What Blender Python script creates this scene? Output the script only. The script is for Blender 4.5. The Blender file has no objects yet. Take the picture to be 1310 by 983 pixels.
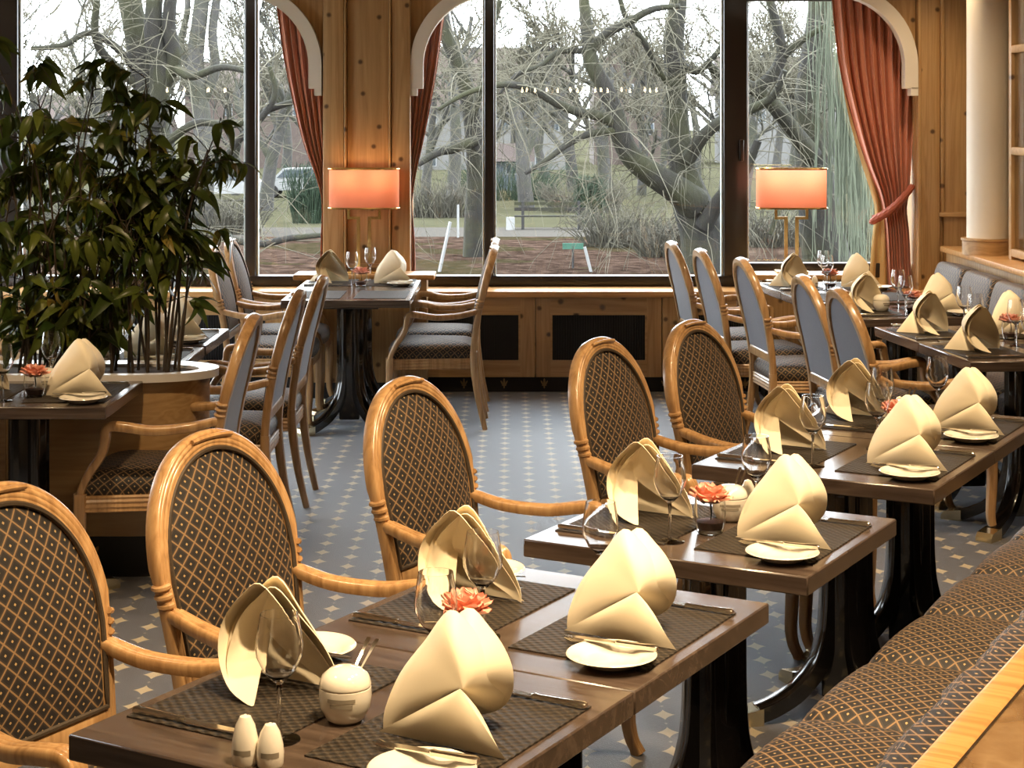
import bpy, bmesh, math, random
from mathutils import Vector, Matrix
R = math.radians
PI = math.pi
sc = bpy.context.scene
COL = sc.collection

# ------------------------------------------------------------------ camera
H = 1.735            # eye height
F = 2240.0           # focal length in pixels of the 1310 x 983 frame
HOR = 152.0          # row of the horizon
cam_d = bpy.data.cameras.new('camera')
cam = bpy.data.objects.new('camera', cam_d)
COL.objects.link(cam)
cam.location = (0, 0, H)
cam.rotation_euler = (R(90), 0, 0)
cam_d.sensor_width = 36.0
cam_d.lens = 36.0 * F / 1310.0
cam_d.shift_y = -(491.5 - HOR) / 1310.0
cam_d.clip_end = 1000
cam_d.clip_start = 0.05
sc.camera = cam

# ------------------------------------------------------------------ sky, light, exposure
world = bpy.data.worlds.new('overcast_sky')
sc.world = world
world.use_nodes = True
wn = world.node_tree
bg = wn.nodes['Background']
bg.inputs[0].default_value = (0.90, 0.95, 1.0, 1)
bg.inputs[1].default_value = 10.0
sc.view_settings.view_transform = 'Standard'
sc.view_settings.look = 'None'
sc.view_settings.exposure = 0.12
sc.view_settings.gamma = 1.0
sc.view_settings.use_curve_mapping = False
try:
    sc.cycles.max_bounces = 10
    sc.cycles.transparent_max_bounces = 24
    sc.cycles.diffuse_bounces = 4
    sc.cycles.caustics_reflective = False
    sc.cycles.caustics_refractive = False
    sc.cycles.sample_clamp_indirect = 6.0
except Exception:
    pass

CEIL = 2.95
WARM = (1.0, 0.73, 0.43)
def spot(loc, power, size=130, blend=0.6, radius=0.06, color=WARM, target=None):
    l = bpy.data.lights.new('ceiling_downlight', 'SPOT')
    l.energy = power; l.color = color; l.spot_size = R(size); l.spot_blend = blend; l.shadow_soft_size = radius
    o = bpy.data.objects.new('ceiling_downlight', l); COL.objects.link(o)
    o.location = loc
    if target is not None:
        d = Vector(target) - Vector(loc)
        o.rotation_euler = d.to_track_quat('-Z', 'Y').to_euler()
    return o
DOWNLIGHTS = [  # x, y, power, cone, aim offset x, y
    (0.35, 2.2, 330, 84, -.45, .45), (0.55, 3.0, 180, 84, -.6, .6), (0.95, 3.7, 230, 84, -.45, .5), (1.5, 4.7, 200, 86, -.45, .4), (1.9, 5.6, 120, 80, -.2, .2),
    (-1.5, 3.0, 80, 120, 0, 0), (-0.5, 3.9, 55, 80, -.1, .6), (2.0, 8.7, 65, 70, .8, 1.6), (-1.2, 5.2, 130, 70, -.5, .9), (-2.4, 5.6, 60, 100, 0, 0), (1.25, 6.5, 190, 80, .6, .8), (-2.1, 7.8, 60, 100, 0, 0), (1.3, 8.0, 170, 80, .6, .8),
    (2.5, 10.4, 45, 130, 0, 0), (-0.9, 9.4, 70, 90, 0, 0), (-0.2, -0.8, 70, 130, 0, 0), (1.6, 1.2, 80, 120, 0, 0)]
for x, y, p, sz, ax, ay in DOWNLIGHTS:
    spot((x, y, CEIL - 0.03), p, sz, 0.8, target=(x + ax, y + ay, .9))

# ------------------------------------------------------------------ helpers
def PX(u, v, Y):
    return Vector(((u - 655) / F * Y, Y, H - (v - HOR) / F * Y))
def PH(u, v, h):
    Y = (H - h) * F / (v - HOR)
    return Vector(((u - 655) / F * Y, Y, h))

def lerp(a, b, t): return a + (b - a) * t
def catmull(P, n):
    """smooth polyline through the points P (any dimension), n samples per span"""
    P = [tuple(p) for p in P]; out = []
    for i in range(len(P) - 1):
        p0 = P[max(i - 1, 0)]; p1 = P[i]; p2 = P[i + 1]; p3 = P[min(i + 2, len(P) - 1)]
        for k in range(n):
            t = k / n
            out.append(tuple(0.5 * ((2 * b) + (-a + c) * t + (2 * a - 5 * b + 4 * c - d) * t * t + (-a + 3 * b - 3 * c + d) * t ** 3)
                             for a, b, c, d in zip(p0, p1, p2, p3)))
    out.append(P[-1])
    return out

class MB:
    def __init__(s): s.v = []; s.f = []; s.uv = {}
    def add(s, vs, fs, uvs=None):
        b = len(s.v)
        s.v += [tuple(p) for p in vs]
        s.f += [tuple(b + i for i in f) for f in fs]
        if uvs is not None:
            for i, t in enumerate(uvs): s.uv[b + i] = t
        return s
    def box(s, c, d, rz=0, rx=0, ry=0):
        x, y, z = d[0] / 2, d[1] / 2, d[2] / 2
        vs = [Vector((a, b, e)) for a in (-x, x) for b in (-y, y) for e in (-z, z)]
        m = Matrix.Rotation(rz, 3, 'Z') @ Matrix.Rotation(ry, 3, 'Y') @ Matrix.Rotation(rx, 3, 'X')
        vs = [m @ p + Vector(c) for p in vs]
        return s.add(vs, [(0, 1, 3, 2), (4, 6, 7, 5), (0, 4, 5, 1), (2, 3, 7, 6), (0, 2, 6, 4), (1, 5, 7, 3)])
    def b2(s, lo, hi):
        return s.box([(a + b) / 2 for a, b in zip(lo, hi)], [b - a for a, b in zip(lo, hi)])
    def bbox(s, c, d, bev, seg=2, rz=0):
        bm = bmesh.new(); bmesh.ops.create_cube(bm, size=1)
        for q in bm.verts: q.co = Vector((q.co.x * d[0], q.co.y * d[1], q.co.z * d[2]))
        bmesh.ops.bevel(bm, geom=list(bm.edges), offset=bev, segments=seg, profile=0.5, affect='EDGES')
        bm.verts.index_update()
        m = Matrix.Rotation(rz, 3, 'Z')
        s.add([m @ q.co + Vector(c) for q in bm.verts], [[q.index for q in f.verts] for f in bm.faces])
        bm.free(); return s
    def lathe(s, prof, n=24, c=(0, 0, 0), sx=1, sy=1):
        b = []; fs = []
        m = len(prof)
        for i in range(n):
            a = 2 * PI * i / n
            for r, z in prof: b.append((c[0] + r * math.cos(a) * sx, c[1] + r * math.sin(a) * sy, c[2] + z))
        for i in range(n):
            j = (i + 1) % n
            for k in range(m - 1):
                q = [i * m + k, j * m + k, j * m + k + 1, i * m + k + 1]
                if prof[k][0] < 1e-6: q = [i * m, j * m + 1, i * m + 1] if k == 0 else q
                if prof[k + 1][0] < 1e-6: q = [i * m + k, j * m + k, i * m + k + 1]
                fs.append(q)
        return s.add(b, fs)
    def sweep(s, path, prof, scale=None, up=(0, 0, 1), closed=False, caps=True, ups=None):
        """prof: closed 2D outline (a along side, b along up) swept along path"""
        path = [Vector(p) for p in path]; n = len(path); m = len(prof); vs = []; fs = []
        for i, p in enumerate(path):
            if closed: t = path[(i + 1) % n] - path[i - 1]
            else: t = path[min(i + 1, n - 1)] - path[max(i - 1, 0)]
            t.normalize()
            u = Vector(ups[i] if ups else up)
            side = t.cross(u)
            if side.length < 1e-5: side = t.cross(Vector((0.3, 1, 0.1)))
            side.normalize(); u2 = side.cross(t).normalized()
            k = scale[i] if scale else 1
            ka, kb = k if isinstance(k, tuple) else (k, k)
            for a, b in prof: vs.append(p + side * a * ka + u2 * b * kb)
        for i in range(n if closed else n - 1):
            j = (i + 1) % n
            for q in range(m):
                r = (q + 1) % m
                fs.append((i * m + q, i * m + r, j * m + r, j * m + q))
        if caps and not closed:
            fs.append(tuple(range(m - 1, -1, -1))); fs.append(tuple((n - 1) * m + q for q in range(m)))
        return s.add(vs, fs)
    def tube(s, path, rad, n=8, **k):
        prof = [(math.cos(-2 * PI * i / n), math.sin(-2 * PI * i / n)) for i in range(n)]
        rr = rad if isinstance(rad, (list, tuple)) else [rad] * len(path)
        return s.sweep(path, prof, scale=list(rr), **k)
    def grid(s, rows, closed_u=False, uvs=None):
        n = len(rows); m = len(rows[0]); fs = []
        for i in range(n - 1):
            for j in range(m if closed_u else m - 1):
                k = (j + 1) % m
                fs.append((i * m + j, i * m + k, (i + 1) * m + k, (i + 1) * m + j))
        return s.add([p for r in rows for p in r], fs, [q for r in uvs for q in r] if uvs else None)
    def prism(s, pts, axis, a, b):
        """extrude 2D polygon; axis 'y': pts are (x,z); 'z': (x,y); 'x': (y,z)"""
        def mk(p, t):
            return {'y': (p[0], t, p[1]), 'z': (p[0], p[1], t), 'x': (t, p[0], p[1])}[axis]
        n = len(pts)
        vs = [mk(p, a) for p in pts] + [mk(p, b) for p in pts]
        fs = [tuple(range(n)), tuple(range(2 * n - 1, n - 1, -1))]
        for i in range(n):
            j = (i + 1) % n; fs.append((j, i, n + i, n + j))
        return s.add(vs, fs)
    def mesh(s, name, smooth=True, ang=38, uvf=None):
        me = bpy.data.meshes.new(name)
        me.from_pydata(s.v, [], s.f)
        if uvf or s.uv:
            l = me.uv_layers.new(name='UVMap')
            co = [v.co for v in me.vertices]
            for lp in me.loops:
                i = lp.vertex_index
                l.data[lp.index].uv = s.uv[i] if i in s.uv else (uvf(co[i]) if uvf else (0, 0))
        bm = bmesh.new(); bm.from_mesh(me); bmesh.ops.recalc_face_normals(bm, faces=bm.faces); bm.to_mesh(me); bm.free()
        if smooth:
            me.shade_smooth(); me.set_sharp_from_angle(angle=R(ang))
        return me
    def build(s, name, mat, parent=None, smooth=True, ang=38, uvf=None, label=None):
        return put(name, s.mesh(name, smooth, ang, uvf), mat, parent, label)

def put(name, me, mat, parent=None, label=None):
    if mat is not None and not me.materials: me.materials.append(mat)
    o = bpy.data.objects.new(name, me); COL.objects.link(o)
    if parent is not None: o.parent = parent
    if label: o['label'] = label
    return o
def empty(name, loc=(0, 0, 0), rz=0, scale=1):
    o = bpy.data.objects.new(name, None); COL.objects.link(o)
    o.empty_display_size = 0.05
    o.location = loc; o.rotation_euler = (0, 0, rz); o.scale = (scale,) * 3
    return o
def tag(o, label=None, cat=None, group=None, kind=None):
    if label: o['label'] = label
    if cat: o['category'] = cat
    if group: o['group'] = group
    if kind: o['kind'] = kind
    return o
def struct(o): o['kind'] = 'structure'; return o
KIDS = {}
def kids(o):
    if o.name not in KIDS: KIDS[o.name] = list(o.children)
    return KIDS[o.name]
def copy_tree(o, parent=None):
    c = o.copy(); COL.objects.link(c)
    if parent is not None: c.parent = parent
    for ch in kids(o): copy_tree(ch, c)
    return c
class Kind:
    """first use places the prototype itself, later uses place copies of its tree"""
    def __init__(s, proto): s.p = proto; s.used = False; s.l = kids(proto)
    def put(s, loc, rz, label, cat, group, scale=1.0, rx=0, ry=0):
        o = s.p if not s.used else copy_tree(s.p)
        s.used = True
        o.location = loc; o.rotation_euler = (rx, ry, rz); o.scale = (scale,) * 3
        tag(o, label, cat, group); return o

# ------------------------------------------------------------------ materials
def newmat(name):
    m = bpy.data.materials.new(name); m.use_nodes = True
    nt = m.node_tree
    return m, nt, nt.nodes['Principled BSDF']
def N(nt, t, **k):
    n = nt.nodes.new(t)
    for a, b in k.items(): setattr(n, a, b)
    return n
def L(nt, a, b): nt.links.new(a, b)
def math_(nt, op, a, b=None, c=None):
    n = N(nt, 'ShaderNodeMath', operation=op)
    for i, q in enumerate((a, b, c)):
        if q is None: continue
        if isinstance(q, (int, float)): n.inputs[i].default_value = q
        else: L(nt, q, n.inputs[i])
    return n.outputs[0]
def mix_(nt, fac, a, b):
    n = N(nt, 'ShaderNodeMix', data_type='RGBA')
    if isinstance(fac, (int, float)): n.inputs[0].default_value = fac
    else: L(nt, fac, n.inputs[0])
    for i, q in ((6, a), (7, b)):
        if isinstance(q, tuple): n.inputs[i].default_value = (*q[:3], 1)
        else: L(nt, q, n.inputs[i])
    return n.outputs[2]
def bump_(nt, b, h, strength=0.3, dist=0.01):
    n = N(nt, 'ShaderNodeBump'); n.inputs['Strength'].default_value = strength; n.inputs['Distance'].default_value = dist
    L(nt, h, n.inputs['Height']); L(nt, n.outputs[0], b.inputs['Normal'])
def objco(nt, scale=(1, 1, 1), rot=(0, 0, 0), rnd=0.0, out='Object'):
    t = N(nt, 'ShaderNodeTexCoord'); mp = N(nt, 'ShaderNodeMapping')
    L(nt, t.outputs[out], mp.inputs[0]); mp.inputs['Scale'].default_value = scale; mp.inputs['Rotation'].default_value = rot
    if rnd:
        oi = N(nt, 'ShaderNodeObjectInfo'); v = N(nt, 'ShaderNodeVectorMath', operation='SCALE')
        cb = N(nt, 'ShaderNodeCombineXYZ')
        for i in range(3): L(nt, oi.outputs['Random'], cb.inputs[i])
        L(nt, cb.outputs[0], v.inputs[0]); v.inputs['Scale'].default_value = rnd
        L(nt, v.outputs[0], mp.inputs['Location'])
    return mp.outputs[0]
def noise(nt, vec, scale=5, detail=4, rough=0.55, dist=0.0):
    n = N(nt, 'ShaderNodeTexNoise'); L(nt, vec, n.inputs['Vector'])
    n.inputs['Scale'].default_value = scale; n.inputs['Detail'].default_value = detail
    n.inputs['Roughness'].default_value = rough; n.inputs['Distortion'].default_value = dist
    return n.outputs['Fac']
def ramp(nt, fac, stops):
    n = N(nt, 'ShaderNodeValToRGB'); L(nt, fac, n.inputs[0]); e = n.color_ramp.elements
    while len(e) < len(stops): e.new(0.5)
    for i, (p, c) in enumerate(stops): e[i].position = p; e[i].color = (*c[:3], 1)
    return n.outputs[0]
def plain(name, col, rough=0.5, metal=0.0, spec=0.5, coat=0.0, sheen=0.0, var=0.0, vscale=6):
    m, nt, b = newmat(name)
    b.inputs['Base Color'].default_value = (*col, 1); b.inputs['Roughness'].default_value = rough
    b.inputs['Metallic'].default_value = metal; b.inputs['Specular IOR Level'].default_value = spec
    b.inputs['Coat Weight'].default_value = coat; b.inputs['Sheen Weight'].default_value = sheen
    if var:
        f = noise(nt, objco(nt, rnd=7), vscale, 4)
        L(nt, mix_(nt, f, tuple(c * (1 - var) for c in col), tuple(min(1, c * (1 + var)) for c in col)), b.inputs['Base Color'])
    return m
def wood(name, dark, mid, light, stretch=(14, 14, 1.2), scale=2.0, rough=0.35, coat=0.3, knots=0.0, rnd=9, bump=0.05, ring=(7, 7, .3)):
    m, nt, b = newmat(name)
    v = objco(nt, stretch, rnd=rnd)
    f1 = noise(nt, v, scale, 6, 0.65, 0.6)
    v2 = objco(nt, ring, rnd=rnd)
    f2 = noise(nt, v2, scale * 0.7, 2, 0.5, 1.2)
    s = math_(nt, 'FRACT', math_(nt, 'MULTIPLY', f2, 6.0))
    s = math_(nt, 'ABSOLUTE', math_(nt, 'SUBTRACT', s, 0.5))
    f = math_(nt, 'ADD', math_(nt, 'MULTIPLY', f1, 0.75), math_(nt, 'MULTIPLY', s, 0.5))
    c = ramp(nt, f, [(0.25, dark), (0.52, mid), (0.78, light)])
    if knots:
        vo = N(nt, 'ShaderNodeTexVoronoi', feature='F1', voronoi_dimensions='2D'); vo.inputs['Scale'].default_value = knots
        sx_ = N(nt, 'ShaderNodeSeparateXYZ'); L(nt, objco(nt, rnd=rnd), sx_.inputs[0]); cx_ = N(nt, 'ShaderNodeCombineXYZ')
        L(nt, sx_.outputs[0], cx_.inputs[0]); L(nt, sx_.outputs[2], cx_.inputs[1]); L(nt, cx_.outputs[0], vo.inputs['Vector'])
        k = math_(nt, 'MULTIPLY_ADD', noise(nt, objco(nt, rnd=rnd), 30, 2), 0.03, vo.outputs['Distance'])
        kf = N(nt, 'ShaderNodeMapRange'); L(nt, k, kf.inputs[0])
        kf.inputs[1].default_value = 0.05; kf.inputs[2].default_value = 0.10; kf.inputs[3].default_value = 1; kf.inputs[4].default_value = 0
        c = mix_(nt, math_(nt, 'MULTIPLY', kf.outputs[0], 0.85), c, (0.045, 0.016, 0.006))
    L(nt, c, b.inputs['Base Color'])
    b.inputs['Roughness'].default_value = rough; b.inputs['Coat Weight'].default_value = coat; b.inputs['Coat Roughness'].default_value = 0.15
    if bump: bump_(nt, b, f1, bump, 0.005)
    return m

def fabric_mat():
    m, nt, b = newmat('lattice_fabric')
    t = N(nt, 'ShaderNodeTexCoord'); sp = N(nt, 'ShaderNodeSeparateXYZ'); L(nt, t.outputs['UV'], sp.inputs[0])
    wob = math_(nt, 'MULTIPLY', math_(nt, 'SUBTRACT', noise(nt, t.outputs['UV'], 20, 2), .5), .06)
    u = math_(nt, 'ADD', math_(nt, 'DIVIDE', sp.outputs[0], 0.044), wob); v = math_(nt, 'DIVIDE', sp.outputs[1], 0.042)
    fa = math_(nt, 'FRACT', math_(nt, 'ADD', u, v)); fb = math_(nt, 'FRACT', math_(nt, 'SUBTRACT', u, v))
    da = math_(nt, 'ABSOLUTE', math_(nt, 'SUBTRACT', fa, 0.5)); db = math_(nt, 'ABSOLUTE', math_(nt, 'SUBTRACT', fb, 0.5))
    mx = math_(nt, 'MAXIMUM', da, db)
    line = math_(nt, 'GREATER_THAN', mx, 0.445)
    band = math_(nt, 'MULTIPLY', math_(nt, 'GREATER_THAN', mx, 0.33), math_(nt, 'LESS_THAN', mx, 0.445))
    dot = math_(nt, 'LESS_THAN', math_(nt, 'MAXIMUM', da, db), 0.075)
    fine = noise(nt, objco(nt, (1, 1, 1), out='UV'), 900, 1)
    base = mix_(nt, fine, (0.006, 0.005, 0.0045), (0.019, 0.015, 0.013))
    c = mix_(nt, band, base, (0.034, 0.024, 0.017))
    c = mix_(nt, line, c, (0.25, 0.15, 0.068))
    c = mix_(nt, dot, c, (0.42, 0.28, 0.12))
    L(nt, c, b.inputs['Base Color']); b.inputs['Roughness'].default_value = 0.62
    b.inputs['Specular IOR Level'].default_value = 0.45
    b.inputs['Sheen Weight'].default_value = 0.08; b.inputs['Sheen Roughness'].default_value = 0.45
    b.inputs['Sheen Tint'].default_value = (0.8, 0.85, 1, 1)
    bump_(nt, b, math_(nt, 'MULTIPLY_ADD', fine, .5, math_(nt, 'ADD', line, dot)), 0.35, 0.002)
    return m
def carpet_mat():
    m, nt, b = newmat('star_carpet')
    t = N(nt, 'ShaderNodeTexCoord'); sp = N(nt, 'ShaderNodeSeparateXYZ'); L(nt, t.outputs['Object'], sp.inputs[0])
    x, y = sp.outputs[0], sp.outputs[1]
    def star(ox, oy, ax, ay, th):
        fx = math_(nt, 'SUBTRACT', math_(nt, 'FRACT', math_(nt, 'DIVIDE', math_(nt, 'ADD', x, ox), 0.24)), 0.5)
        fy = math_(nt, 'SUBTRACT', math_(nt, 'FRACT', math_(nt, 'DIVIDE', math_(nt, 'ADD', y, oy), 0.147)), 0.5)
        qx = math_(nt, 'POWER', math_(nt, 'DIVIDE', math_(nt, 'ABSOLUTE', math_(nt, 'MULTIPLY', fx, 0.24)), ax), 0.72)
        qy = math_(nt, 'POWER', math_(nt, 'DIVIDE', math_(nt, 'ABSOLUTE', math_(nt, 'MULTIPLY', fy, 0.147)), ay), 0.72)
        return math_(nt, 'LESS_THAN', math_(nt, 'ADD', qx, qy), th)
    j = 0.038
    s = math_(nt, 'MAXIMUM', star(0.038, 0.05, 0.034, 0.045, 1.0), star(0.158, 0.1235, 0.034, 0.045, 1.0))
    d = math_(nt, 'MAXIMUM', star(0.038, 0.1235, 0.008, 0.010, 1.0), star(0.158, 0.05, 0.008, 0.010, 1.0))
    n = noise(nt, objco(nt), 260, 2); n2 = noise(nt, objco(nt), 4, 3)
    base = mix_(nt, n, (0.054, 0.053, 0.059), (0.165, 0.163, 0.178))
    base = mix_(nt, math_(nt, 'MULTIPLY', n2, 0.3), base, (0.12, 0.115, 0.13))
    c = mix_(nt, math_(nt, 'MULTIPLY', s, 0.9), base, mix_(nt, n, (0.45, 0.36, 0.22), (0.68, 0.58, 0.38)))
    c = mix_(nt, math_(nt, 'MULTIPLY', d, 0.6), c, (0.42, 0.38, 0.3))
    L(nt, c, b.inputs['Base Color']); b.inputs['Roughness'].default_value = 0.55
    b.inputs['IOR'].default_value = 1.75
    b.inputs['Specular IOR Level'].default_value = 0.5
    b.inputs['Specular Tint'].default_value = (.85, .92, 1, 1)
    b.inputs['Sheen Weight'].default_value = 0.6; b.inputs['Sheen Roughness'].default_value = 0.25
    b.inputs['Sheen Tint'].default_value = (0.85, 0.92, 1, 1)
    bump_(nt, b, n, 0.5, 0.004)
    return m
def weave_mat():
    m, nt, b = newmat('woven_mat')
    t = N(nt, 'ShaderNodeTexCoord'); sp = N(nt, 'ShaderNodeSeparateXYZ'); L(nt, t.outputs['Object'], sp.inputs[0])
    p = 2 * PI / 0.020
    sx = math_(nt, 'SINE', math_(nt, 'MULTIPLY', sp.outputs[0], p)); sy = math_(nt, 'SINE', math_(nt, 'MULTIPLY', sp.outputs[1], p * .8))
    ch = math_(nt, 'MULTIPLY', sx, sy)
    f = math_(nt, 'MULTIPLY_ADD', ch, 0.5, 0.5)
    th = math_(nt, 'MULTIPLY_ADD', math_(nt, 'SINE', math_(nt, 'MULTIPLY', math_(nt, 'ADD', sp.outputs[0], sp.outputs[1]), p * 4)), .5, .5)
    c = mix_(nt, f, (0.005, 0.004, 0.003), (0.058, 0.042, 0.027))
    L(nt, c, b.inputs['Base Color']); b.inputs['Roughness'].default_value = 0.6; b.inputs['Specular IOR Level'].default_value = 0.3
    bump_(nt, b, math_(nt, 'MULTIPLY_ADD', th, .15, f), 0.9, 0.006)
    return m
def glass_mat(name, tint=(1, 1, 1), ior=1.45, rough=0.0, boost=1.0):
    m = bpy.data.materials.new(name); m.use_nodes = True; nt = m.node_tree; nt.nodes.clear()
    o = N(nt, 'ShaderNodeOutputMaterial'); tr = N(nt, 'ShaderNodeBsdfTransparent'); g = N(nt, 'ShaderNodeBsdfGlossy')
    tr.inputs[0].default_value = (*tint, 1); g.inputs['Roughness'].default_value = rough
    ge = N(nt, 'ShaderNodeNewGeometry'); dt = N(nt, 'ShaderNodeVectorMath', operation='DOT_PRODUCT')
    L(nt, ge.outputs['Normal'], dt.inputs[0]); L(nt, ge.outputs['Incoming'], dt.inputs[1])
    r0 = ((ior - 1) / (ior + 1)) ** 2
    q = math_(nt, 'POWER', math_(nt, 'SUBTRACT', 1.0, math_(nt, 'ABSOLUTE', dt.outputs['Value'])), 5.0)
    fr = math_(nt, 'MULTIPLY_ADD', q, 1 - r0, r0)
    mx = N(nt, 'ShaderNodeMixShader')
    L(nt, math_(nt, 'MULTIPLY', fr, boost), mx.inputs[0]); L(nt, tr.outputs[0], mx.inputs[1]); L(nt, g.outputs[0], mx.inputs[2])
    L(nt, mx.outputs[0], o.inputs[0])
    return m
def crystal_mat():
    m = bpy.data.materials.new('crystal_glass'); m.use_nodes = True; nt = m.node_tree; nt.nodes.clear()
    o = N(nt, 'ShaderNodeOutputMaterial'); tr = N(nt, 'ShaderNodeBsdfTransparent'); g = N(nt, 'ShaderNodeBsdfGlass')
    g.inputs['IOR'].default_value = 1.47; g.inputs['Roughness'].default_value = 0.0; tr.inputs[0].default_value = (.98, .98, .98, 1)
    mx = N(nt, 'ShaderNodeMixShader'); mx.inputs[0].default_value = 1.0
    L(nt, tr.outputs[0], mx.inputs[1]); L(nt, g.outputs[0], mx.inputs[2]); L(nt, mx.outputs[0], o.inputs[0])
    return m
def shade_mat():
    m = bpy.data.materials.new('lamp_shade_fabric'); m.use_nodes = True; nt = m.node_tree; nt.nodes.clear()
    o = N(nt, 'ShaderNodeOutputMaterial'); d = N(nt, 'ShaderNodeBsdfDiffuse'); t = N(nt, 'ShaderNodeBsdfTranslucent')
    w = noise(nt, objco(nt, (60, 60, 400)), 2, 2)
    c = mix_(nt, w, (0.84, 0.36, 0.24), (0.90, 0.42, 0.29))
    L(nt, c, d.inputs[0]); L(nt, c, t.inputs[0])
    mx = N(nt, 'ShaderNodeMixShader'); mx.inputs[0].default_value = 0.45
    L(nt, d.outputs[0], mx.inputs[1]); L(nt, t.outputs[0], mx.inputs[2]); L(nt, mx.outputs[0], o.inputs[0])
    return m
def leafy(name, c1, c2, rough=0.35, transl=0.25):
    m, nt, b = newmat(name)
    oi = N(nt, 'ShaderNodeObjectInfo')
    c = mix_(nt, oi.outputs['Random'], c1, c2)
    L(nt, c, b.inputs['Base Color']); b.inputs['Roughness'].default_value = rough; b.inputs['Specular IOR Level'].default_value = 0.3
    tr = N(nt, 'ShaderNodeBsdfTranslucent'); L(nt, c, tr.inputs[0])
    mx = N(nt, 'ShaderNodeMixShader'); mx.inputs[0].default_value = transl
    out = nt.nodes['Material Output']
    L(nt, b.outputs[0], mx.inputs[1]); L(nt, tr.outputs[0], mx.inputs[2]); L(nt, mx.outputs[0], out.inputs[0])
    return m
def bark_mat(name, c1, c2, moss):
    m, nt, b = newmat(name)
    f = noise(nt, objco(nt, (3, 3, .8), rnd=5), 3, 6); g = noise(nt, objco(nt, rnd=5), 0.9, 4)
    c = mix_(nt, f, c1, c2)
    k = N(nt, 'ShaderNodeMapRange'); L(nt, g, k.inputs[0]); k.inputs[1].default_value = .42; k.inputs[2].default_value = .62
    c = mix_(nt, math_(nt, 'MULTIPLY', k.outputs[0], .8), c, moss)
    L(nt, c, b.inputs['Base Color']); b.inputs['Roughness'].default_value = 0.9
    bump_(nt, b, f, 0.6, 0.1)
    return m

M = {}
M['oak'] = wood('chair_oak', (0.30, 0.16, 0.064), (0.48, 0.28, 0.122), (0.58, 0.37, 0.18), (40, 40, 5), 1.5, 0.28, 0.5, bump=0.03)
M['pine'] = wood('knotty_pine', (0.36, 0.20, 0.078), (0.46, 0.275, 0.115), (0.55, 0.35, 0.16), (16, 16, 1.0), 2.0, 0.42, 0.15, knots=4.2)
M['pine_h'] = wood('knotty_pine_horizontal', (0.36, 0.20, 0.078), (0.46, 0.275, 0.115), (0.55, 0.35, 0.16), (1.0, 16, 16), 2.0, 0.40, 0.2, knots=3.4, ring=(.3, 7, 7))
M['walnut'] = wood('dark_walnut', (0.042, 0.028, 0.021), (0.078, 0.054, 0.041), (0.12, 0.086, 0.066), (2.0, 26, 26), 1.6, 0.27, 0.35, ring=(.5, 8, 8), bump=0.06)
M['ledge_oak'] = wood('ledge_oak', (0.42, 0.20, 0.06), (0.60, 0.31, 0.10), (0.70, 0.40, 0.15), (1.2, 24, 24), 1.8, 0.36, 0.25, ring=(.4, 8, 8))
M['burl'] = wood('ledge_burl', (0.17, 0.095, 0.04), (0.30, 0.18, 0.085), (0.42, 0.28, 0.145), (5, 5, 5), 1.4, 0.10, 1.0, ring=(3, 3, 3), bump=0.0)
M['fabric'] = fabric_mat()
M['backcloth'] = plain('blue_grey_cloth', (0.105, 0.105, 0.135), 0.75, sheen=0.3, var=0.25, vscale=120)
M['piping'] = plain('rope_piping', (0.05, 0.034, 0.02), 0.6, var=0.5, vscale=160)
M['carpet'] = carpet_mat()
M['weave'] = weave_mat()
M['napkin'] = plain('cream_linen', (0.93, 0.82, 0.61), 0.7, sheen=0.1)
M['china'] = plain('white_china', (0.86, 0.80, 0.68), 0.12, spec=0.6, coat=0.5)
M['steel'] = plain('cutlery_steel', (0.74, 0.70, 0.62), 0.14, metal=1.0)
M['brass'] = plain('brass', (0.80, 0.55, 0.22), 0.18, metal=1.0)
M['brass_pale'] = plain('pale_brass', (0.78, 0.66, 0.42), 0.25, metal=1.0)
M['lacquer'] = plain('black_lacquer', (0.006, 0.005, 0.005), 0.16, coat=0.6)
M['black'] = plain('matt_black', (0.008, 0.007, 0.007), 0.5)
M['glass'] = crystal_mat()
M['pane'] = glass_mat('window_glass', (0.97, 0.985, 0.98), 1.45, boost=0.8)
M['frame'] = plain('dark_window_frame', (0.022, 0.016, 0.013), 0.3)
M['sealed'] = plain('pale_gasket', (0.55, 0.62, 0.62), 0.4)
M['cream'] = plain('cream_paint', (0.80, 0.73, 0.62), 0.5)
M['plaster'] = plain('warm_plaster', (0.62, 0.50, 0.36), 0.8, var=0.05)
M['terracotta'] = plain('terracotta_cloth', (0.56, 0.20, 0.11), 0.7, sheen=0.4, var=0.12, vscale=30)
M['lining'] = plain('straw_lining', (0.62, 0.46, 0.20), 0.75, sheen=0.2)
M['rope'] = plain('tieback_rope', (0.40, 0.11, 0.07), 0.7, var=.2, vscale=60)
M['shade'] = shade_mat()
M['petal'] = plain('coral_petal', (0.92, 0.42, 0.29), 0.55, sheen=0.3)
M['petal_in'] = plain('coral_petal_inner', (0.94, 0.52, 0.38), 0.55, sheen=0.3)
M['water'] = plain('pink_granules', (0.50, 0.22, 0.15), 0.5, var=.3, vscale=200)
M['print'] = plain('grey_print', (0.30, 0.26, 0.20), 0.4)
M['leaf'] = leafy('plant_leaf', (0.022, 0.042, 0.008), (0.11, 0.13, 0.02), 0.34)
M['leaf_yellow'] = leafy('plant_leaf_pale', (0.16, 0.17, 0.025), (0.24, 0.16, 0.03), 0.4)
M['cane'] = plain('plant_cane', (0.045, 0.030, 0.015), 0.6, var=.3)
M['soil'] = plain('potting_soil', (0.035, 0.02, 0.012), 0.9, var=.5, vscale=40)
M['gold_motif'] = plain('gold_motif', (0.30, 0.19, 0.08), 0.6)
M['rim'] = plain('white_planter_rim', (0.74, 0.70, 0.66), 0.3, coat=.3)
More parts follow.
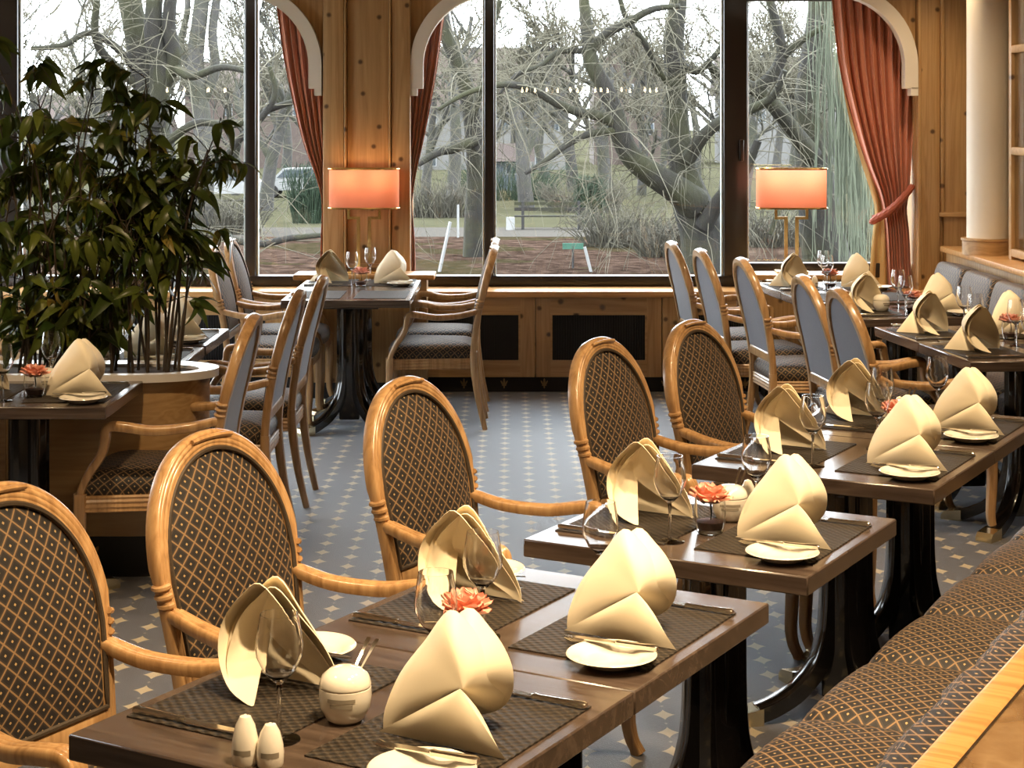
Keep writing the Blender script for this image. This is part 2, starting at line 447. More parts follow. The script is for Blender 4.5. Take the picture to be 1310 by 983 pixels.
M['bark'] = bark_mat('mossy_bark', (0.0052, 0.0044, 0.0034), (0.0167, 0.0142, 0.0104), (0.0216, 0.0223, 0.0049))
M['bark_grey'] = bark_mat('grey_bark', (0.0209, 0.0195, 0.0186), (0.0540, 0.0508, 0.0475), (0.0256, 0.0270, 0.0130))  # grey bark of the farther trees, colour lightened to stand in for haze
M['twig'] = plain('twigs', (0.05, 0.043, 0.033), 0.9)
M['twig_pale'] = plain('pale_twigs', (0.0828, 0.0749, 0.0518), 0.9)
M['willow'] = plain('willow_strands', (0.0796, 0.0918, 0.0612), 0.9)
def litter_mat():
    m, nt, b = newmat('leaf_litter')
    v = objco(nt); f = noise(nt, v, 2.2, 6, .7); g = noise(nt, v, .35, 3)
    c = ramp(nt, f, [(.3, (0.010, 0.007, 0.005)), (.5, (0.040, 0.026, 0.020)), (.7, (0.085, 0.058, 0.045))])
    c = mix_(nt, math_(nt, 'MULTIPLY', math_(nt, 'GREATER_THAN', g, .56), .5), c, (0.022, 0.024, 0.009))
    L(nt, c, b.inputs['Base Color']); b.inputs['Roughness'].default_value = .95; b.inputs['Specular IOR Level'].default_value = 0.0
    bump_(nt, b, f, .8, .2)
    return m
M['litter'] = litter_mat()
M['path'] = plain('gravel_path', (0.0642, 0.0590, 0.0529), 0.95, spec=0.0, var=.1)
M['grass'] = plain('winter_grass', (0.052, 0.050, 0.032), 0.95, spec=0.0, var=.35, vscale=.5)
M['white_wall'] = plain('white_render', (0.1102, 0.1069, 0.1037), 0.9)
M['red_roof'] = plain('red_roof_tiles', (0.0422, 0.0273, 0.0236), 0.9, var=.2, vscale=1.5)
M['brick_wall'] = plain('reddish_wall', (0.0648, 0.0468, 0.0403), 0.9, var=.15)
M['shed_blue'] = plain('pale_blue_boards', (0.0720, 0.0864, 0.1008), 0.8)
M['dark_pane'] = plain('dark_window_pane', (0.03, 0.04, 0.05), 0.2)
M['white_paint'] = plain('white_paint', (0.2, 0.2, 0.2), 0.4)
M['sign_green'] = plain('green_sign', (0.02, 0.09, 0.06), 0.6)
M['shrub'] = plain('dry_shrub', (0.0567, 0.0513, 0.0378), 0.95, var=.4, vscale=2)
M['evergreen'] = plain('evergreen', (0.015, 0.03, 0.014), 0.9, var=.4, vscale=3)
def emit_mat(name, col, s):
    m, nt, b = newmat(name); b.inputs['Emission Color'].default_value = (*col, 1); b.inputs['Emission Strength'].default_value = s
    b.inputs['Base Color'].default_value = (*col, 1); return m
M['bulb_bright'] = emit_mat('chandelier_bulb', (1.0, 0.75, 0.45), 45)
M['bulb'] = emit_mat('glowing_bulb', (1.0, 0.72, 0.40), 4)

# ------------------------------------------------------------------ the room
XL, XR, YB, YW = -5.2, 4.6, -3.0, 11.2
ZT = 0.75
struct(MB().b2((XL, YB, -0.1), (XR, 11.5, 0.0)).build('floor', M['carpet'], smooth=False))
struct(MB().b2((XL - .2, YB - .2, CEIL), (XR + .2, 11.7, CEIL + 0.15)).build('ceiling', M['plaster'], smooth=False))
wl_ = MB()                                   # left wall; two tall unseen windows added to bring daylight onto the mid floor
ADDED_WINDOWS = [(6.6, 8.7), (8.9, 11.0)]
for lo, hi in (((YB - .2), 6.6), (8.7, 8.9), (11.0, 11.5)): wl_.b2((XL - .2, lo, -0.1), (XL, hi, CEIL))
for lo, hi in ADDED_WINDOWS:
    wl_.b2((XL - .2, lo, -.1), (XL, hi, .35)); wl_.b2((XL - .2, lo, 2.7), (XL, hi, CEIL))
struct(wl_.build('wall_left', M['plaster'], smooth=False))
for i, (lo, hi) in enumerate(ADDED_WINDOWS):
    g = empty('window_%d' % (i + 3), (XL - .1, (lo + hi) / 2, .35)); struct(g)
    h_ = (hi - lo) / 2
    for a_, b_ in (((-.04, -h_, 0), (.04, h_, .06)), ((-.04, -h_, 2.29), (.04, h_, 2.35)), ((-.04, -h_, .06), (.04, -h_ + .06, 2.29)), ((-.04, h_ - .06, .06), (.04, h_, 2.29)), ((-.04, -.03, .06), (.04, .03, 2.29))):
        MB().b2(a_, b_).build('frame_bar', M['frame'], g, smooth=False)
    MB().b2((-.003, -h_ + .06, .06), (.003, h_ - .06, 2.29)).build('pane', M['pane'], g, smooth=False)
struct(MB().b2((XR, YB - .2, -0.1), (XR + .2, 11.5, CEIL)).build('wall_right', M['plaster'], smooth=False))
struct(MB().b2((XL, YB - .2, -0.1), (XR, YB, CEIL)).build('wall_front', M['plaster'], smooth=False))
# window wall: apron below, pine pier, right-hand pine wall, header with rounded opening corners
def ux(u, Y): return (u - 655) / F * Y
OP = [(-4.75, ux(412.5, 11.17)), (ux(525, 11.17), ux(1172, 11.17))]
HEAD = 2.60
rad = 0.53
def corner(x0, side, z):          # spandrel board in an upper corner of an opening (x0 = jamb, side = +1 board lies to +x)
    pts = [(x0, z + .35), (x0, z - rad)]
    for i in range(1, 13):
        a = PI / 2 * i / 12
        pts.append((x0 + side * (rad - rad * math.cos(a)), z - rad + rad * math.sin(a)))
    pts.append((x0 + side * rad, z + .35))
    return pts if side < 0 else pts[::-1]
w = MB()
w.b2((XL, YW, -0.1), (XR, 11.5, 0.62))
w.b2((XL, YW, HEAD + .0), (XR, 11.5, CEIL))
w.b2((XL, YW, .62), (OP[0][0], 11.5, HEAD))
w.b2((OP[0][1], YW, .62), (OP[1][0], 11.5, HEAD))
w.b2((OP[1][1], YW, .62), (XR, 11.5, HEAD))
wall_b = struct(w.build('wall_back', M['pine'], smooth=False))
for x0, sd in ((OP[0][1], -1), (OP[1][0], 1), (OP[1][1], -1), (OP[0][0], 1)):
    MB().prism(corner(x0, sd, HEAD), 'y', YW - .012, YW + .06).build('spandrel_board', M['pine'], wall_b)
# pine pier between the windows: two wide side boards and a recessed centre panel with a frame
pr = [(413, 439), (439, 443), (497, 501), (501, 525)]
for u0, u1, y0 in ((413, 440, 11.10), (440, 443.5, 11.085), (443.5, 497, 11.125), (497, 500.5, 11.085), (500.5, 525, 11.10)):
    MB().bbox(((ux(u0, 11.1) + ux(u1, 11.1)) / 2, (y0 + 11.2) / 2, 1.45), (ux(u1, 11.1) - ux(u0, 11.1) - .004, 11.2 - y0, 2.98), .004).build(
        'pier_board', M['pine'], wall_b)
MB().bbox((ux(470, 11.1), 11.14, .80), (ux(497, 11.1) - ux(443, 11.1), .09, .03), .008).build('panel_moulding', M['pine_h'], wall_b)
# right-hand pine wall boards with a framed panel
for u0, u1, y0 in ((1173, 1178, 11.12), (1178, 1203, 11.15), (1208, 1250, 11.17), (1250, 1310, 11.15), (1310, 1390, 11.17)):
    MB().bbox(((ux(u0, 11.15) + ux(u1, 11.15)) / 2, (y0 + 11.2) / 2, 1.45), (ux(u1, 11.15) - ux(u0, 11.15) - .004, 11.2 - y0, 2.98), .004).build(
        'wall_board', M['pine'], wall_b)
x0 = ux(1203, 11.15)
MB().bbox((x0 + .012, 11.155, 1.97), (.024, .06, 1.66), .006).build('panel_moulding', M['pine'], wall_b)
MB().bbox((x0 + .12, 11.155, 1.125), (.26, .06, .03), .006).build('panel_moulding', M['pine_h'], wall_b)
# cream arched trims
def arch_trim(n, x0, sd):
    t = .083
    P = []
    ro, ri = rad, rad - t
    cx, cz = x0 + sd * rad, HEAD - rad
    zb = 1.735 - (122.6 - HOR) / F * 11.17
    outer = [(x0, zb)] + [(cx - sd * ro * math.cos(PI / 2 * i / 16), cz + ro * math.sin(PI / 2 * i / 16)) for i in range(17)] + [(x0 + sd * 1.2, HEAD)]
    inner = [(x0 + sd * 1.2, HEAD - t)] + [(cx - sd * ri * math.cos(PI / 2 * i / 16), cz + ri * math.sin(PI / 2 * i / 16)) for i in range(16, -1, -1)]
    inner += [(x0 + sd * t, zb + .045), (x0 + sd * (t * .55), zb + .045), (x0 + sd * (t * .55), zb)]
    # as a strip of quads
    m = MB()
    k = len(outer)
    o2 = outer[1:]; i2 = inner[:18][::-1]
    rows_f = [((a[0], 11.11, a[1]), (b[0], 11.11, b[1])) for a, b in zip(o2, i2)]
    vs = []; fs = []
    for a, b in zip(o2, i2):
        vs += [(a[0], 11.11, a[1]), (b[0], 11.11, b[1]), (b[0], 11.215, b[1]), (a[0], 11.215, a[1])]
    for q in range(len(o2) - 1):
        for e in range(4):
            f = (e + 1) % 4
            fs.append((q * 4 + e, q * 4 + f, q * 4 + 4 + f, q * 4 + 4 + e))
    e = (len(o2) - 1) * 4
    fs.append((e, e + 1, e + 2, e + 3))
    m.add(vs, fs)
    lo, hi = sorted((x0, x0 + sd * t)); m.b2((lo, 11.11, zb + .045), (hi, 11.215, HEAD - rad + .002))
    lo, hi = sorted((x0, x0 + sd * t * .55)); m.b2((lo, 11.11, zb), (hi, 11.215, zb + .05))
    o = m.build('trim_%d' % n, M['cream'], ang=30)
    struct(o); return o
arch_trim(1, OP[0][1], -1); arch_trim(2, OP[1][0], 1); arch_trim(3, OP[1][1], -1)

# windows
def window(n, xa, xb, mull, sash=None):
    g = empty('window_%d' % n, ((xa + xb) / 2, 11.4, .65)); struct(g)
    ox = -(xa + xb) / 2
    def fr(name, lo, hi, mat):
        m = MB(); m.bbox([(a + b) / 2 + c for a, b, c in zip(lo, hi, (ox, -11.4, -.65))], [b - a for a, b in zip(lo, hi)], .006)
        return m.build(name, mat, g)
    fr('bottom_rail', (xa, 11.36, .646), (xb, 11.46, .715), M['frame'])
    fr('top_rail', (xa, 11.36, 2.60), (xb, 11.46, 2.70), M['frame'])
    edges = [xa]
    for a, b in mull:
        fr('mullion', (a, 11.35, .715), (b, 11.46, 2.60), M['frame']); edges += [a, b]
        for e, s in ((a, -1), (b, 1)):
            lo, hi = sorted((e, e + s * .014)); fr('glazing_bead', (lo, 11.385, .715), (hi, 11.44, 2.60), M['sealed'])
    edges += [xb]
    for i in range(0, len(edges), 2):
        a, b = edges[i], edges[i + 1]
        m = MB(); m.box(((a + b) / 2 + ox, .02, 1.0), (b - a, .006, 1.95))
        m.build('pane', M['pane'], g, smooth=False)
    if sash:
        a, b = sash
        fr('sash_rail', (a, 11.34, .705), (b, 11.42, .80), M['frame'])
        fr('sash_rail', (a, 11.34, 2.5), (b, 11.42, 2.6), M['frame'])
        h = fr('window_handle', (a - .055, 11.30, 1.46), (a - .030, 11.345, 1.60), M['frame'])
    return g
window(1, -4.75, OP[0][1] + .25, [(-3.60, ux(25, 11.4)), (ux(315, 11.4), ux(328, 11.4))])
window(2, OP[1][0] - .25, OP[1][1] + .2, [(ux(620, 11.4), ux(632, 11.4)), (ux(925, 11.4), ux(955, 11.4))], (ux(955, 11.4), OP[1][1] + .2))

# counter and radiator cabinets under the windows
c = MB().bbox((-.3, 11.27, .626), (9.6, .46, .04), .008).build('window_counter', M['ledge_oak'])
tag(c, 'long pale pine counter running under the windows', 'counter')
base = MB().b2((-5.1, 11.12, 0.0), (4.5, 11.195, .10)).build('baseboard_back', M['black'], smooth=False); struct(base)
def fleur():
    m = MB()
    def blob(cx, cz, rx, rz, n=10, rot=0):
        pts = []
        for i in range(n):
            a = 2 * PI * i / n; x, z = rx * math.cos(a), rz * math.sin(a)
            pts.append((cx + x * math.cos(rot) - z * math.sin(rot), cz + x * math.sin(rot) + z * math.cos(rot)))
        m.prism(pts, 'y', -.003, .003)
    blob(0, .012, .007, .022); blob(-.014, .006, .005, .016, rot=.5); blob(.014, .006, .005, .016, rot=-.5)
    blob(0, -.010, .016, .0035); blob(0, -.020, .005, .010)
    return m.mesh('fleur_motif', smooth=False)
FL = fleur(); FL.materials.append(M['gold_motif'])
k = 0
x = -2.6
while x < 2.9:
    o = put('fleur_motif', FL, None, base); o.location = (x, 11.117, .052); x += .255
PITCH = 162 / F * 11.07
EDGE0 = ux(685, 11.07)
DOORN = ['far left radiator cabinet behind the big plant', 'radiator cabinet left of the window table with the lamp', 'radiator cabinet behind the left lamp box',
         'radiator cabinet with black grille beside the two grey chair seats', 'radiator cabinet with black grille under the middle window',
         'radiator cabinet behind the row of grey chair backs', 'radiator cabinet under the right window', 'radiator cabinet below the draped right curtain']
cab_proto = None
for i, n in enumerate(range(-4, 4)):
    xc = EDGE0 + (n + .5) * PITCH
    if cab_proto is None:
        g = empty('radiator_cabinet'); cab_proto = g
        wd = PITCH - .006
        MB().b2((-wd / 2, .03, .10), (wd / 2, .12, .604)).build('body', M['black'], g, smooth=False)
        d = empty('door'); d.parent = g
        pw, pz0, pz1 = .305, .195, .505
        for nm, lo, hi, mt in (('stile', (-wd / 2, 0, .10), (-pw, .03, .604), 'pine'), ('stile', (pw, 0, .10), (wd / 2, .03, .604), 'pine'),
                               ('rail', (-pw, 0, .10), (pw, .03, pz0), 'pine_h'), ('rail', (-pw, 0, pz1), (pw, .03, .604), 'pine_h')):
            MB().b2(lo, hi).build(nm, M[mt], d, smooth=False)
        gr = MB()
        for q in range(38): gr.b2((-pw + q * .0161 + .004, .006, pz0), (-pw + q * .0161 + .011, .016, pz1))
        gr.build('grille', M['black'], d, smooth=False)
        m = MB(); t = .012
        for lo, hi in (((-pw, -.004, pz0), (-pw + t, .01, pz1)), ((pw - t, -.004, pz0), (pw, .01, pz1)), ((-pw, -.004, pz0), (pw, .01, pz0 + t)), ((-pw, -.004, pz1 - t), (pw, .01, pz1))): m.b2(lo, hi)
        m.build('grille_bead', M['pine_h'], d, smooth=False)
        kids(g); kids(d); o = g
    else:
        o = copy_tree(cab_proto)
    o.location = (xc, 11.075, 0)
    tag(o, DOORN[i], 'cabinet', 'radiator cabinets under the windows')

# pine boxes that carry the window lamps
def lamp_box(u0, u1, label):
    Y = 10.83
    xa, xb = ux(u0, Y), ux(u1, Y)
    g = empty('lamp_box', ((xa + xb) / 2, 10.95, 0)); w_ = xb - xa
    MB().bbox((0, 0, .77 - .016), (w_, .27, .034), .008).build('top_board', M['ledge_oak'], g)
    MB().b2((-w_ / 2 + .05, -.105, .10), (w_ / 2 - .05, .105, .738)).build('body', M['pine'], g, smooth=False)
    MB().b2((-w_ / 2 + .07, -.085, 0), (w_ / 2 - .07, .10, .10)).build('plinth', M['black'], g, smooth=False)
    tag(g, label, 'box'); return g
lamp_box(375, 556, 'pine box carrying the left lamp, against the pine pier')
lamp_box(965, 1104, 'pine box carrying the right lamp, in front of the right window')

# table lamps with oval coral shades on a double brass stem
def lamp(u, label):
    p = PX(u, 216, 10.98)
    zt, zb = 1.735 - (216 - HOR) / F * 10.98, 1.735 - (266 - HOR) / F * 10.98
    g = empty('table_lamp', (p.x, 10.97, .77))
    z0 = .77
    def ov(a, b, n=48):
        pts = []
        for i in range(n):
            t = 2 * PI * i / n; c_, s_ = math.cos(t), math.sin(t)
            pts.append((a * math.copysign(abs(c_) ** .62, c_), b * math.copysign(abs(s_) ** .8, s_)))
        return pts
    A, B = .219, .095
    m = MB(); o = ov(A, B)
    m.grid([[(x, y, zb - z0) for x, y in o], [(x, y, zt - z0) for x, y in o]], closed_u=True)
    m.build('lamp_shade', M['shade'], g, ang=60)
    for z in (zb, zt):
        m = MB(); m.tube([(x, y, z - z0) for x, y in ov(A + .002, B + .002)], .006, 6, closed=True)
        m.build('shade_rim', M['brass'], g)
    m = MB()
    for s in (-1, 1):
        m.b2((s * .034 - .011, -.010, .012), (s * .034 + .011, .010, .335))
        m.b2((min(s * .024, s * .105), -.008, .335), (max(s * .024, s * .105), .008, .352))
        m.b2((s * .097 - .008, -.008, .352), (s * .097 + .008, .008, .395))
    m.build('stem', M['brass'], g, smooth=False)
    MB().b2((-.097, -.006, .395), (.097, .006, .407)).build('cross_bar', M['brass'], g, smooth=False)
    MB().bbox((0, 0, .0075), (.20, .12, .015), .004).build('base', M['brass'], g)
    for s in (-1, 1):
        m = MB(); m.lathe([(0, -.03), (.022, -.02), (.03, .01), (.022, .04), (0, .055)], 12, (s * .09, 0, .53)); m.build('bulb', M['bulb'], g)
        l = bpy.data.lights.new('lamp_glow', 'POINT'); l.energy = .9; l.color = (1, .66, .34); l.shadow_soft_size = .035
        lo = bpy.data.objects.new('lamp_glow', l); COL.objects.link(lo); lo.parent = g; lo.location = (s * .09, -.0, .60)
    tag(g, label, 'lamp', 'lamps on the window boxes'); return g
lamp(466, 'coral oval-shaded brass lamp in front of the pine pier')
lamp(1012, 'coral oval-shaded brass lamp in front of the right window')

# curtains
def curtain(name, label, left, right, Ybase, pleats, amp, tie=None, lining=None, mat='terracotta'):
    """left/right: boundary curves [(u, v)], hung behind the trims"""
    g = empty(name); rows = []
    lc, rc = catmull(left, 8), catmull(right, 8)
    n = 96
    for a, b in zip(lc, rc):
        row = []
        for j in range(n + 1):
            t = j / n
            u = lerp(a[0], b[0], t); v = lerp(a[1], b[1], t)
            y = Ybase + amp * math.sin(t * pleats * 2 * PI + .5 * math.sin(3 * t + v * .01)) + .4 * amp * math.sin(t * pleats * 4.7 * PI + v * .006)
            p = PX(u, v, Ybase); row.append((p.x, y, p.z))
        rows.append(row)
    z0 = min(r[0][2] for r in rows); xm = sum(r[n // 2][0] for r in rows) / len(rows)
    g.location = (xm, Ybase, z0)
    rows = [[(x - xm, y - Ybase, z - z0) for x, y, z in r] for r in rows]
    MB().grid(rows).build('drape', M[mat], g, ang=80)
    if lining:
        lc, rc = catmull(lining[0], 8), catmull(lining[1], 8); rr = []
        for a, b in zip(lc, rc):
            row = []
            for j in range(25):
                t = j / 24; u = lerp(a[0], b[0], t); v = lerp(a[1], b[1], t); p = PX(u, v, Ybase)
                row.append((p.x - xm, .045 + .012 * math.sin(t * 14 + v * .01), p.z - z0))
            rr.append(row)
        MB().grid(rr).build('lining', M['lining'], g, ang=80)
    if tie:
        for a in range(3):
            path = []
            for i in range(33):
                t = i / 32
                u = lerp(tie[0][0], tie[1][0], t); v = lerp(tie[0][1], tie[1][1], t) + 6 * math.sin(t * PI)
                p = PX(u, v, Ybase - .06 - .05 * math.sin(t * PI))
                ph = a * 2 * PI / 3 + t * 16
                path.append((p.x - xm + .016 * math.cos(ph) * .5, p.y - Ybase + .014 * math.sin(ph), p.z - z0 + .016 * math.cos(ph)))
            MB().tube(path, .019, 8).build('tieback_strand', M['rope'], g)
    tag(g, label, 'curtain'); return g
curtain('curtain', 'terracotta curtain drawn to the left side of the pine pier',
        [(350, -30), (354, 10), (362, 70), (374, 130), (388, 185), (404, 228), (411, 260), (410, 310), (409, 364)],
        [(424, -30), (424, 10), (424, 70), (424, 130), (424, 185), (424, 228), (424, 260), (424, 310), (424, 364)], 11.29, 7, .022)
curtain('curtain', 'terracotta curtain drawn to the right side of the pine pier',
        [(512, -30), (512, 30), (512, 90), (512, 140), (512, 185), (512, 220), (512, 260), (512, 310), (512, 364)],
        [(575, -30), (567, 30), (559, 90), (550, 140), (541, 185), (533, 220), (528, 260), (531, 310), (532, 364)], 11.29, 7, .022)
curtain('curtain', 'terracotta curtain tied back beside the right pine wall',
        [(1062, -30), (1067, 30), (1075, 90), (1090, 150), (1107, 205), (1123, 245), (1129, 268), (1133, 300), (1136, 366)],
        [(1180, -30), (1180, 30), (1176, 90), (1170, 150), (1166, 205), (1163, 245), (1160, 268), (1163, 300), (1166, 366)], 11.29, 9, .022,
        tie=((1116, 282), (1166, 240)),
        lining=([(1070, -30), (1072, 40), (1078, 95), (1088, 150), (1103, 205), (1117, 250), (1121, 272), (1117, 310), (1113, 366)],
                [(1150, -30), (1150, 40), (1150, 95), (1150, 150), (1148, 205), (1145, 250), (1143, 272), (1145, 310), (1150, 366)]))
MB().b2((OP[0][1] - 1.3, 11.25, 2.62), (OP[0][1] + .1, 11.33, 2.66)).build('curtain_rail', M['pine_h'], wall_b)

# cream column on its pine base, the bench ledge and the glazed screen on the right
g = empty('column', (2.825, 10.4, .931))
MB().lathe([(.122, .094), (.122, 2.02)], 40).build('shaft', M['cream'], g)
MB().lathe([(0, .0), (.148, 0), (.148, .080), (.155, .083), (.155, .096), (.122, .098), (0, .098)], 40).build('base', M['pine_h'], g)
tag(g, 'round cream column on a pine base at the bench ledge', 'column')
g = empty('glazed_screen', (2.87, 9.45, .931))
for y in (.56, .0, -.56):
    MB().bbox((0, y, 1.0), (.05, .05, 2.0), .006).build('post', M['pine'], g)
for z in (.04, .62, 1.2, 1.9):
    MB().bbox((0, 0, z), (.046, 1.17, .045), .006).build('rail', M['pine_h'], g)
for y in (.28, -.28):
    for z in (.33, .91, 1.55): MB().box((0, y, z), (.005, .51, .53 if z < 1.5 else .65)).build('pane', M['pane'], g, smooth=False)
tag(g, 'pine-framed glazed screen beside the cream column', 'screen')

# ------------------------------------------------------------------ fabrics: blue bench on the right
g = empty('upholstered_bench', (2.60, 8.5, 0))
MB().b2((.14, -2.4, 0), (.47, 2.55, .897)).build('back_panel', M['pine'], g, smooth=False)
MB().bbox((.30, .075, .914), (.40, 4.95, .036), .008).build('ledge', M['ledge_oak'], g)
MB().b2((-.30, -2.4, .12), (.14, 2.55, .34)).build('seat_box', M['pine_h'], g, smooth=False)
MB().b2((-.10, -2.4, 0), (.14, 2.55, .12)).build('plinth', M['black'], g, smooth=False)
def cushion(w, d, h, n=14, e=.35):
    """pillowy block: x -w/2..w/2, y -d/2..d/2, z 0..h"""
    m = MB()
    bm = bmesh.new(); bmesh.ops.create_cube(bm, size=1); bmesh.ops.subdivide_edges(bm, edges=list(bm.edges), cuts=n, use_grid_fill=True)
    for q in bm.verts:
        x, y, z = q.co * 2
        f = lambda a, b_, c_: a * (1 - .07 * (abs(b_) ** 6) - .07 * (abs(c_) ** 6) )
        X, Y_, Z = f(x, y, z), f(y, x, z), f(z, x, y)
        Z = Z + (.16 * (1 - x * x) * (1 - y * y) if z > .99 else 0)
        q.co = Vector((X * w / 2, Y_ * d / 2, (Z + 1) * h / 2))
    bm.verts.index_update()
    m.add([q.co for q in bm.verts], [[q.index for q in f.verts] for f in bm.faces]); bm.free()
    return m
me_bc = cushion(.63, .46, .15).mesh('back_cushion', ang=70, uvf=lambda c: (c.x, c.y + c.z)); me_bc.materials.append(M['fabric'])
me_sc = cushion(.64, .46, .13).mesh('seat_cushion', ang=70, uvf=lambda c: (c.x, c.y + c.z)); me_sc.materials.append(M['fabric'])
for i in range(7):
    y = 1.92 - i * .64
    o = put('back_cushion', me_bc, None, g); o.location = (.10, y, .625); o.rotation_euler = (R(80), 0, R(-90))
    o = put('seat_cushion', me_sc, None, g); o.location = (-.12, y, .34); o.rotation_euler = (0, 0, R(90))
tag(g, 'upholstered bench with blue-grey back cushions below the pine ledge', 'bench')

# front bench seen over its polished ledge
A29 = R(29.5)
E2 = Vector((math.sin(A29), math.cos(A29), 0)); E1 = Vector((math.cos(A29), -math.sin(A29), 0))
def EE(a, b, z=0): return E1 * a + E2 * b + Vector((0, 0, z))
RZE = -A29                                    # local y -> E2, local x -> E1
g = empty('lattice_bench', EE(-1.31, 3.2)); g.name = 'upholstered_bench'
g.rotation_euler = (0, 0, RZE)
sp = [2.9 - .45 * 3 + .45 * i for i in range(10)]
me = MB()
# seat cushion module .45 wide (local y), depth .56 (local x from 0)
rows = []; uvs = []
n, mseg = 22, 16
prof = [(0.02, .02), (-.012, .08), (-.012, .16), (-.004, .215), (.02, .247), (.06, .262), (.14, .268), (.28, .268), (.42, .262), (.56, .255), (.62, .25)]
prof = catmull(prof, 3)
for j in range(mseg + 1):
    t = j / mseg; y = (t - .5) * .45
    edge = min(1, min(t, 1 - t) * 9); dip = (1 - edge) ** 2 * .022
    r_ = []; q_ = []; s_ = 0; lp = None
    for x, z in prof:
        if lp: s_ += math.hypot(x - lp[0], z - lp[1])
        lp = (x, z)
        r_.append((x + dip * .6 * (1 if z < .2 else 0), y, z - dip * (1 if z > .1 else .3) + .012 * math.sin(PI * t) * (1 if z > .22 else 0))); q_.append((y, s_))
    rows.append(r_); uvs.append(q_)
mm = MB().grid(rows, uvs=uvs).mesh('seat_cushion', ang=70); mm.materials.append(M['fabric'])
for i in range(-4, 6):
    o = put('seat_cushion', mm, None, g); o.location = (0, .112 + .45 * i + .0, .215)
MB().b2((.05, -1.7, 0), (.62, 2.85, .225)).build('seat_box', M['black'], g, smooth=False)
MB().b2((.60, -1.7, 0), (.95, 2.85, .80)).build('back_panel', M['pine_h'], g, smooth=False)
bk = MB()
rows = []; uvs = []
for i in range(0, 121):
    y = -1.7 + 4.55 * i / 120
    k = .006 * math.sin(y * 60) + .004 * math.sin(y * 23)
    r_ = [(.60, y, .46), (.51 + k, y, .54), (.50 + k, y, .70), (.515 + k, y, .79), (.55 + k, y, .828), (.60, y, .822)]
    rows.append(r_); uvs.append([(y, z + x) for x, _, z in r_])
MB().grid(rows, uvs=uvs).build('back_pad', M['fabric'], g, ang=70)
MB().bbox((.622, .575, .818), (.055, 4.55, .04), .008).build('ledge_edge', M['ledge_oak'], g)
MB().b2((.650, -1.7, .80), (.655, 2.85, .8395)).build('metal_strip', M['steel'], g, smooth=False)
MB().b2((.655, -1.7, .80), (1.05, 2.85, .838)).build('ledge', M['burl'], g, smooth=False)
tag(g, 'lattice-patterned bench with polished oak and burl ledge in the foreground', 'bench')

# ------------------------------------------------------------------ armchairs
def reed(wd, dp, n=4, bump=.10):
    """rounded outline with n reeds on the upper (b+) side and on the outer sides; a = width, b = depth"""
    pts = []
    k = n * 4
    for i in range(k + 1):                      # top, from +a to -a
        t = i / k; a = (0.5 - t) * wd
        b = dp / 2 * (1 - .35 * abs(2 * t - 1) ** 3) - dp * bump * (abs(math.cos(t * n * PI)) ** 4)
        pts.append((a, b))
    pts += [(-wd * .5, -dp * .1), (-wd * .42, -dp * .42), (-wd * .2, -dp * .5), (wd * .2, -dp * .5), (wd * .42, -dp * .42), (wd * .5, -dp * .1)]
    return pts
def sty(z):        # y of the back line as a function of height
    P = [(0, -.275), (.2, -.232), (.42, -.21), (.65, -.238), (.85, -.285), (1.05, -.345)]
    for (a, ya), (b, yb) in zip(P, P[1:]):
        if z <= b:
            t = (z - a) / (b - a); return ya + (yb - ya) * t
    return P[-1][1]
_st = catmull([(0, -.275), (.2, -.232), (.42, -.21), (.65, -.238), (.85, -.285), (1.06, -.347)], 12)
def sty(z):
    for a, b in zip(_st, _st[1:]):
        if z <= b[0]: return lerp(a[1], b[1], (z - a[0]) / (b[0] - a[0]))
    return _st[-1][1]
SH = .735          # shoulder height
HWA = .228         # half width of the arch centre line
def hw(z):         # half width of the stile centre line
    return lerp(.186, .198, z / .42) if z < .42 else lerp(.198, HWA, min(1, (z - .42) / (SH - .42)) ** 1.1)
